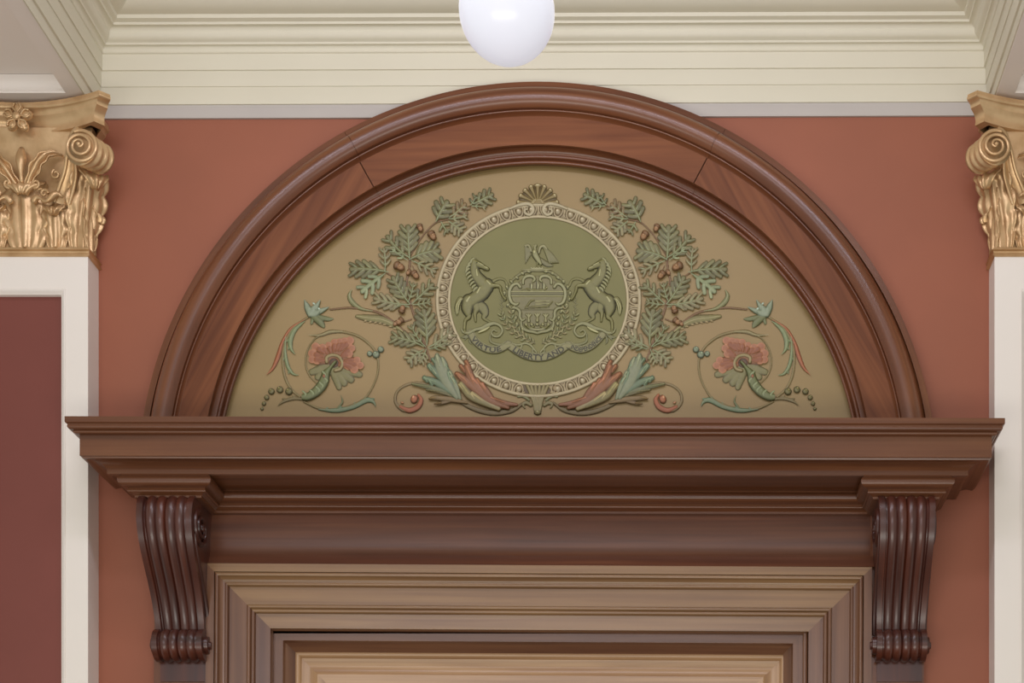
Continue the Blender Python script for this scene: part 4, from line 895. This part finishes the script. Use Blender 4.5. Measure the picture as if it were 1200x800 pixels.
def eagle():
    cv = Cv(608, 282, 662, 322, 0.35)
    cv.stroke([(612, 318), (630, 317.2), (647, 317.5)], [0.7, 1.6, 0.7], (150, 146, 104), AD, hh=1.2)
    for i in range(9): cv.dot(623+i*1.6, 315.8+0.5*(i % 2), 1.2, 1.0, col=(176, 172, 128), edge=AD, hh=1.0, base=0.8)
    cv.stroke([(634, 306), (641, 311), (648, 313)], [3, 3.4, 1.2], (118, 114, 74), AD, hh=1.2)
    for i in range(6):      # far-side wing, folded; near wing spread to the right
        cv.stroke([(616+i*1.0, 291+i*0.5), (616.4+i*1.0, 300), (616.2+i*1.25, 310.5-i*1.9)], [1.0, 1.3, 0.6], (120, 116, 76), AD, hh=1.2, base=0.4+0.1*i)
    cv.stroke([(616, 290), (620, 289.5), (623, 296)], [1.6, 1.9, 1.6], (140, 136, 94), AD, hh=1.4, base=0.6)
    for i in range(8):
        t = i/7; cv.stroke([(637+t*1.5, 291+t*3), (643-t*4+3, 299+t*3), (655-t*11, 309.5+t*1.0)], [1.4, 1.9, 0.7], (118+6*(i % 2), 114+6*(i % 2), 74), AD, hh=1.4, base=0.5+0.05*i)
    cv.stroke([(632, 298), (633.5, 292), (637.5, 290.2), (641, 293.5)], [1.5, 1.9, 2.1, 1.4], (150, 146, 104), AD, hh=1.5, base=1.0)
    cv.stroke([(627, 296), (627.5, 300), (631, 306), (634, 311)], [3.2, 4.2, 3.6, 2.0], (140, 138, 94), AD, hh=2.4); cv.dot(626.6, 297.5, 1.8, 2.4, col=AL, edge=AG, hh=0.5, base=2.5, mode='over')
    cv.stroke([(627.5, 295), (627.2, 291.5), (628.4, 289.4)], [2.2, 2.1, 2.0], (140, 136, 92), AD, hh=2.0); cv.stroke([(627.6, 289.2), (624.8, 290.4)], [1.0, 0.4], AL, AD, hh=1.4, smooth=False)
    for dx in (-1, 3): cv.stroke([(631+dx, 309), (630+dx, 315)], [1.5, 0.9], AG, AD, hh=1.4, smooth=False)
    return cv.build('eagle', med)
eagle()
# olive and corn sprays crossing below the shield
def sprays():
    cv = Cv(582, 345, 632, 412, 0.4)
    for P in ([(600, 362), (600, 375), (607, 388), (618, 398), (627, 404)], [(588, 370), (594, 382), (606, 394), (620, 401)]):
        cv.stroke(P, [0.9]*len(P), (116, 112, 70), AD, hh=0.9)
        Q = catmull(P, 5)
        for i in range(1, len(Q)-1, 2):
            d = Q[i+1]-Q[i-1]; d /= np.linalg.norm(d); nn = np.array([-d[1], d[0]])
            for s in (-1, 1):
                t = Q[i]-d*4.4+nn*s*3.6; cv.stroke([Q[i], (Q[i]+t)/2+nn*s*0.5, t], [0.7, 1.6, 0.5], (128+random.randint(-6, 12), 126, 84), AD, hh=1.3, base=0.6)
                cv.stroke([(Q[i]+t)/2, t], [0.35, 0.3], AL, AG, hh=0.3, base=1.8, smooth=False)
    for y in range(7): cv.stroke([(588-1.2*0, 353+3*y), (585.5+(y % 2)*5, 351+3*y)], [1.0, 0.7], (124, 120, 78), AD, hh=0.8, smooth=False)
    cv.stroke([(588, 350), (588.5, 374)], [0.5, 0.7], (116, 112, 70), AD, hh=0.7, smooth=False)
    return cv.build('olive_branch', med)
sp1 = sprays(); sp2 = sp1.copy(); C.objects.link(sp2); sp2.scale.x = -1
# scrolling bracket that carries the horses
def bracket():
    cv = Cv(535, 374, 632, 416, 0.4); c = (142, 140, 98)
    cv.stroke([(541, 387), (544, 391), (550, 391.5), (557, 388), (565, 386), (572, 382.5), (580, 380.5), (587, 384), (589, 390), (585, 395.5), (579, 395.5), (576.4, 391.5), (579, 388.4), (582, 390)], [1.0, 1.8, 2.2, 2.2, 2.6, 3.0, 2.4, 2.0, 1.8, 1.7, 1.6, 1.4, 1.2, 1.2], c, AD, hh=1.7, base=0.5)
    cv.stroke([(575, 393), (575, 401), (582, 404.5), (592, 405), (600, 404)], [1.2, 1.6, 1.8, 1.6, 1.0], (126, 124, 82), AD, hh=1.2)
    cv.stroke([(562, 391), (569, 388), (574, 385)], [1.2, 1.6, 0.8], AL, AG, hh=0.6, base=1.8)
    cv.stroke([(551, 393), (546, 396), (541, 396.5)], [1.6, 2.4, 0.9], (118, 116, 76), AD, hh=1.1); cv.stroke([(552, 396), (551, 401), (553, 405)], [1.4, 1.8, 0.6], (118, 116, 76), AD, hh=1.1); cv.stroke([(549, 396), (545, 400)], [1.3, 0.8], (118, 116, 76), AD, hh=1.0, smooth=False)
    cv.stroke([(600, 404), (608, 405.5), (616, 403.6), (622, 406), (626.5, 411), (629, 414)], [1.0, 1.6, 1.8, 1.8, 1.5, 1.3], c, AD, hh=1.4); cv.stroke([(612, 406), (610, 410), (606, 409)], [1.4, 1.2, 0.8], c, AD, hh=1.0)
    cv.stroke([(625, 409), (624.5, 414), (629, 416)], [1.2, 1.5, 1.2], (130, 128, 86), AD, hh=1.2)
    return cv.build('scroll_bracket', med)
b1 = bracket(); b2 = b1.copy(); C.objects.link(b2); b2.scale.x = -1

# motto ribbons
def ribbon(mid, hw, x0, x1, y0, y1):
    cv = Cv(x0, y0, x1, y1, 0.4); Q = catmull(mid, 10)
    cv.stroke([tuple(q) for q in Q], [hw]*len(Q), (134, 129, 84), (104, 99, 60), hh=0.5, smooth=False, base=0.9)
    X = cv.m
    for s in (-1, 1):
        E_ = []
        for i in range(len(Q)):
            d = Q[min(i+1, len(Q)-1)]-Q[max(i-1, 0)]; d /= np.linalg.norm(d); E_.append(tuple(Q[i]+np.array([-d[1], d[0]])*s*(hw-0.5)))
        cv.stroke(E_, [0.55]*len(E_), (150, 146, 104) if s < 0 else (70, 66, 38), AD, hh=0.5, base=1.35, smooth=False)
    return cv.build('motto_ribbon', med), Q
font_me = {}
def lettering(txt, Q, size, par, u0, u1, name='lettering'):
    """each word is set along the middle line of its ribbon"""
    seg = np.r_[0, np.cumsum(np.hypot(*(Q[1:]-Q[:-1]).T))]; L = seg[-1]
    fc = bpy.data.curves.new('t', 'FONT'); fc.body = txt; fc.size = 1.0; fc.resolution_u = 2; fc.extrude = 0.0; fc.offset = 0.03
    fo = bpy.data.objects.new('t', fc); C.objects.link(fo); bpy.context.view_layer.update()
    dg = bpy.context.evaluated_depsgraph_get(); me = fo.evaluated_get(dg).to_mesh()
    V = np.array([v.co[:] for v in me.vertices]); F = [tuple(p.vertices) for p in me.polygons]
    fo.evaluated_get(dg).to_mesh_clear(); bpy.data.objects.remove(fo); bpy.data.curves.remove(fc)
    xm, xM = V[:, 0].min(), V[:, 0].max(); ym, yM = V[:, 1].min(), V[:, 1].max()
    out = []
    for x, y, _ in V:
        d = (u0+(u1-u0)*(x-xm)/(xM-xm))*L; i = min(max(np.searchsorted(seg, d)-1, 0), len(Q)-2); f = (d-seg[i])/(seg[i+1]-seg[i])
        pt = Q[i]*(1-f)+Q[i+1]*f; dv = Q[i+1]-Q[i]; dv /= np.linalg.norm(dv); nn = np.array([dv[1], -dv[0]])
        q = pt+nn*((y-(ym+yM)/2)/(yM-ym)*size); out.append(wp(q[0], q[1], 0.0002+1.4*KR+0.0004))
    n = len(out); out2 = [(a, b+0.0012, c) for a, b, c in out]
    return mesh_obj(name, out+out2, F+[tuple(reversed([i+n for i in f])) for f in F], M['letter'], par, uvs=[(0, 0)]*(2*n), smooth=False)
r1, Q1 = ribbon([(552, 391), (556, 399), (563, 406), (572, 410.5), (582, 411.5), (590, 408.5), (596, 404.5)], 4.6, 545, 602, 384, 420)
lettering('VIRTUE', Q1, 5.8, r1, 0.10, 0.82)
r2, Q2 = ribbon([(598, 406.5), (606, 412.5), (617, 418), (630, 420.3), (643, 418.6), (655, 413), (665, 406)], 4.9, 590, 674, 400, 428)
lettering('LIBERTY AND', Q2, 6.8, r2, 0.08, 0.93)
r3, Q3 = ribbon([(2*MCX-596, 405.5), (2*MCX-590, 409), (682, 411), (692, 407.5), (700, 401), (706, 394)], 4.6, 660, 716, 384, 420)
lettering('INDEPENDENCE', Q3, 5.4, r3, 0.08, 0.94)

# door, casing and ceiling cornice tilted slightly to match sloping lines in the image
door.rotation_euler.y = casing.rotation_euler.y = 0.0060
door.location.x -= 0.0060*2.93; casing.location.x -= 0.0060*2.93
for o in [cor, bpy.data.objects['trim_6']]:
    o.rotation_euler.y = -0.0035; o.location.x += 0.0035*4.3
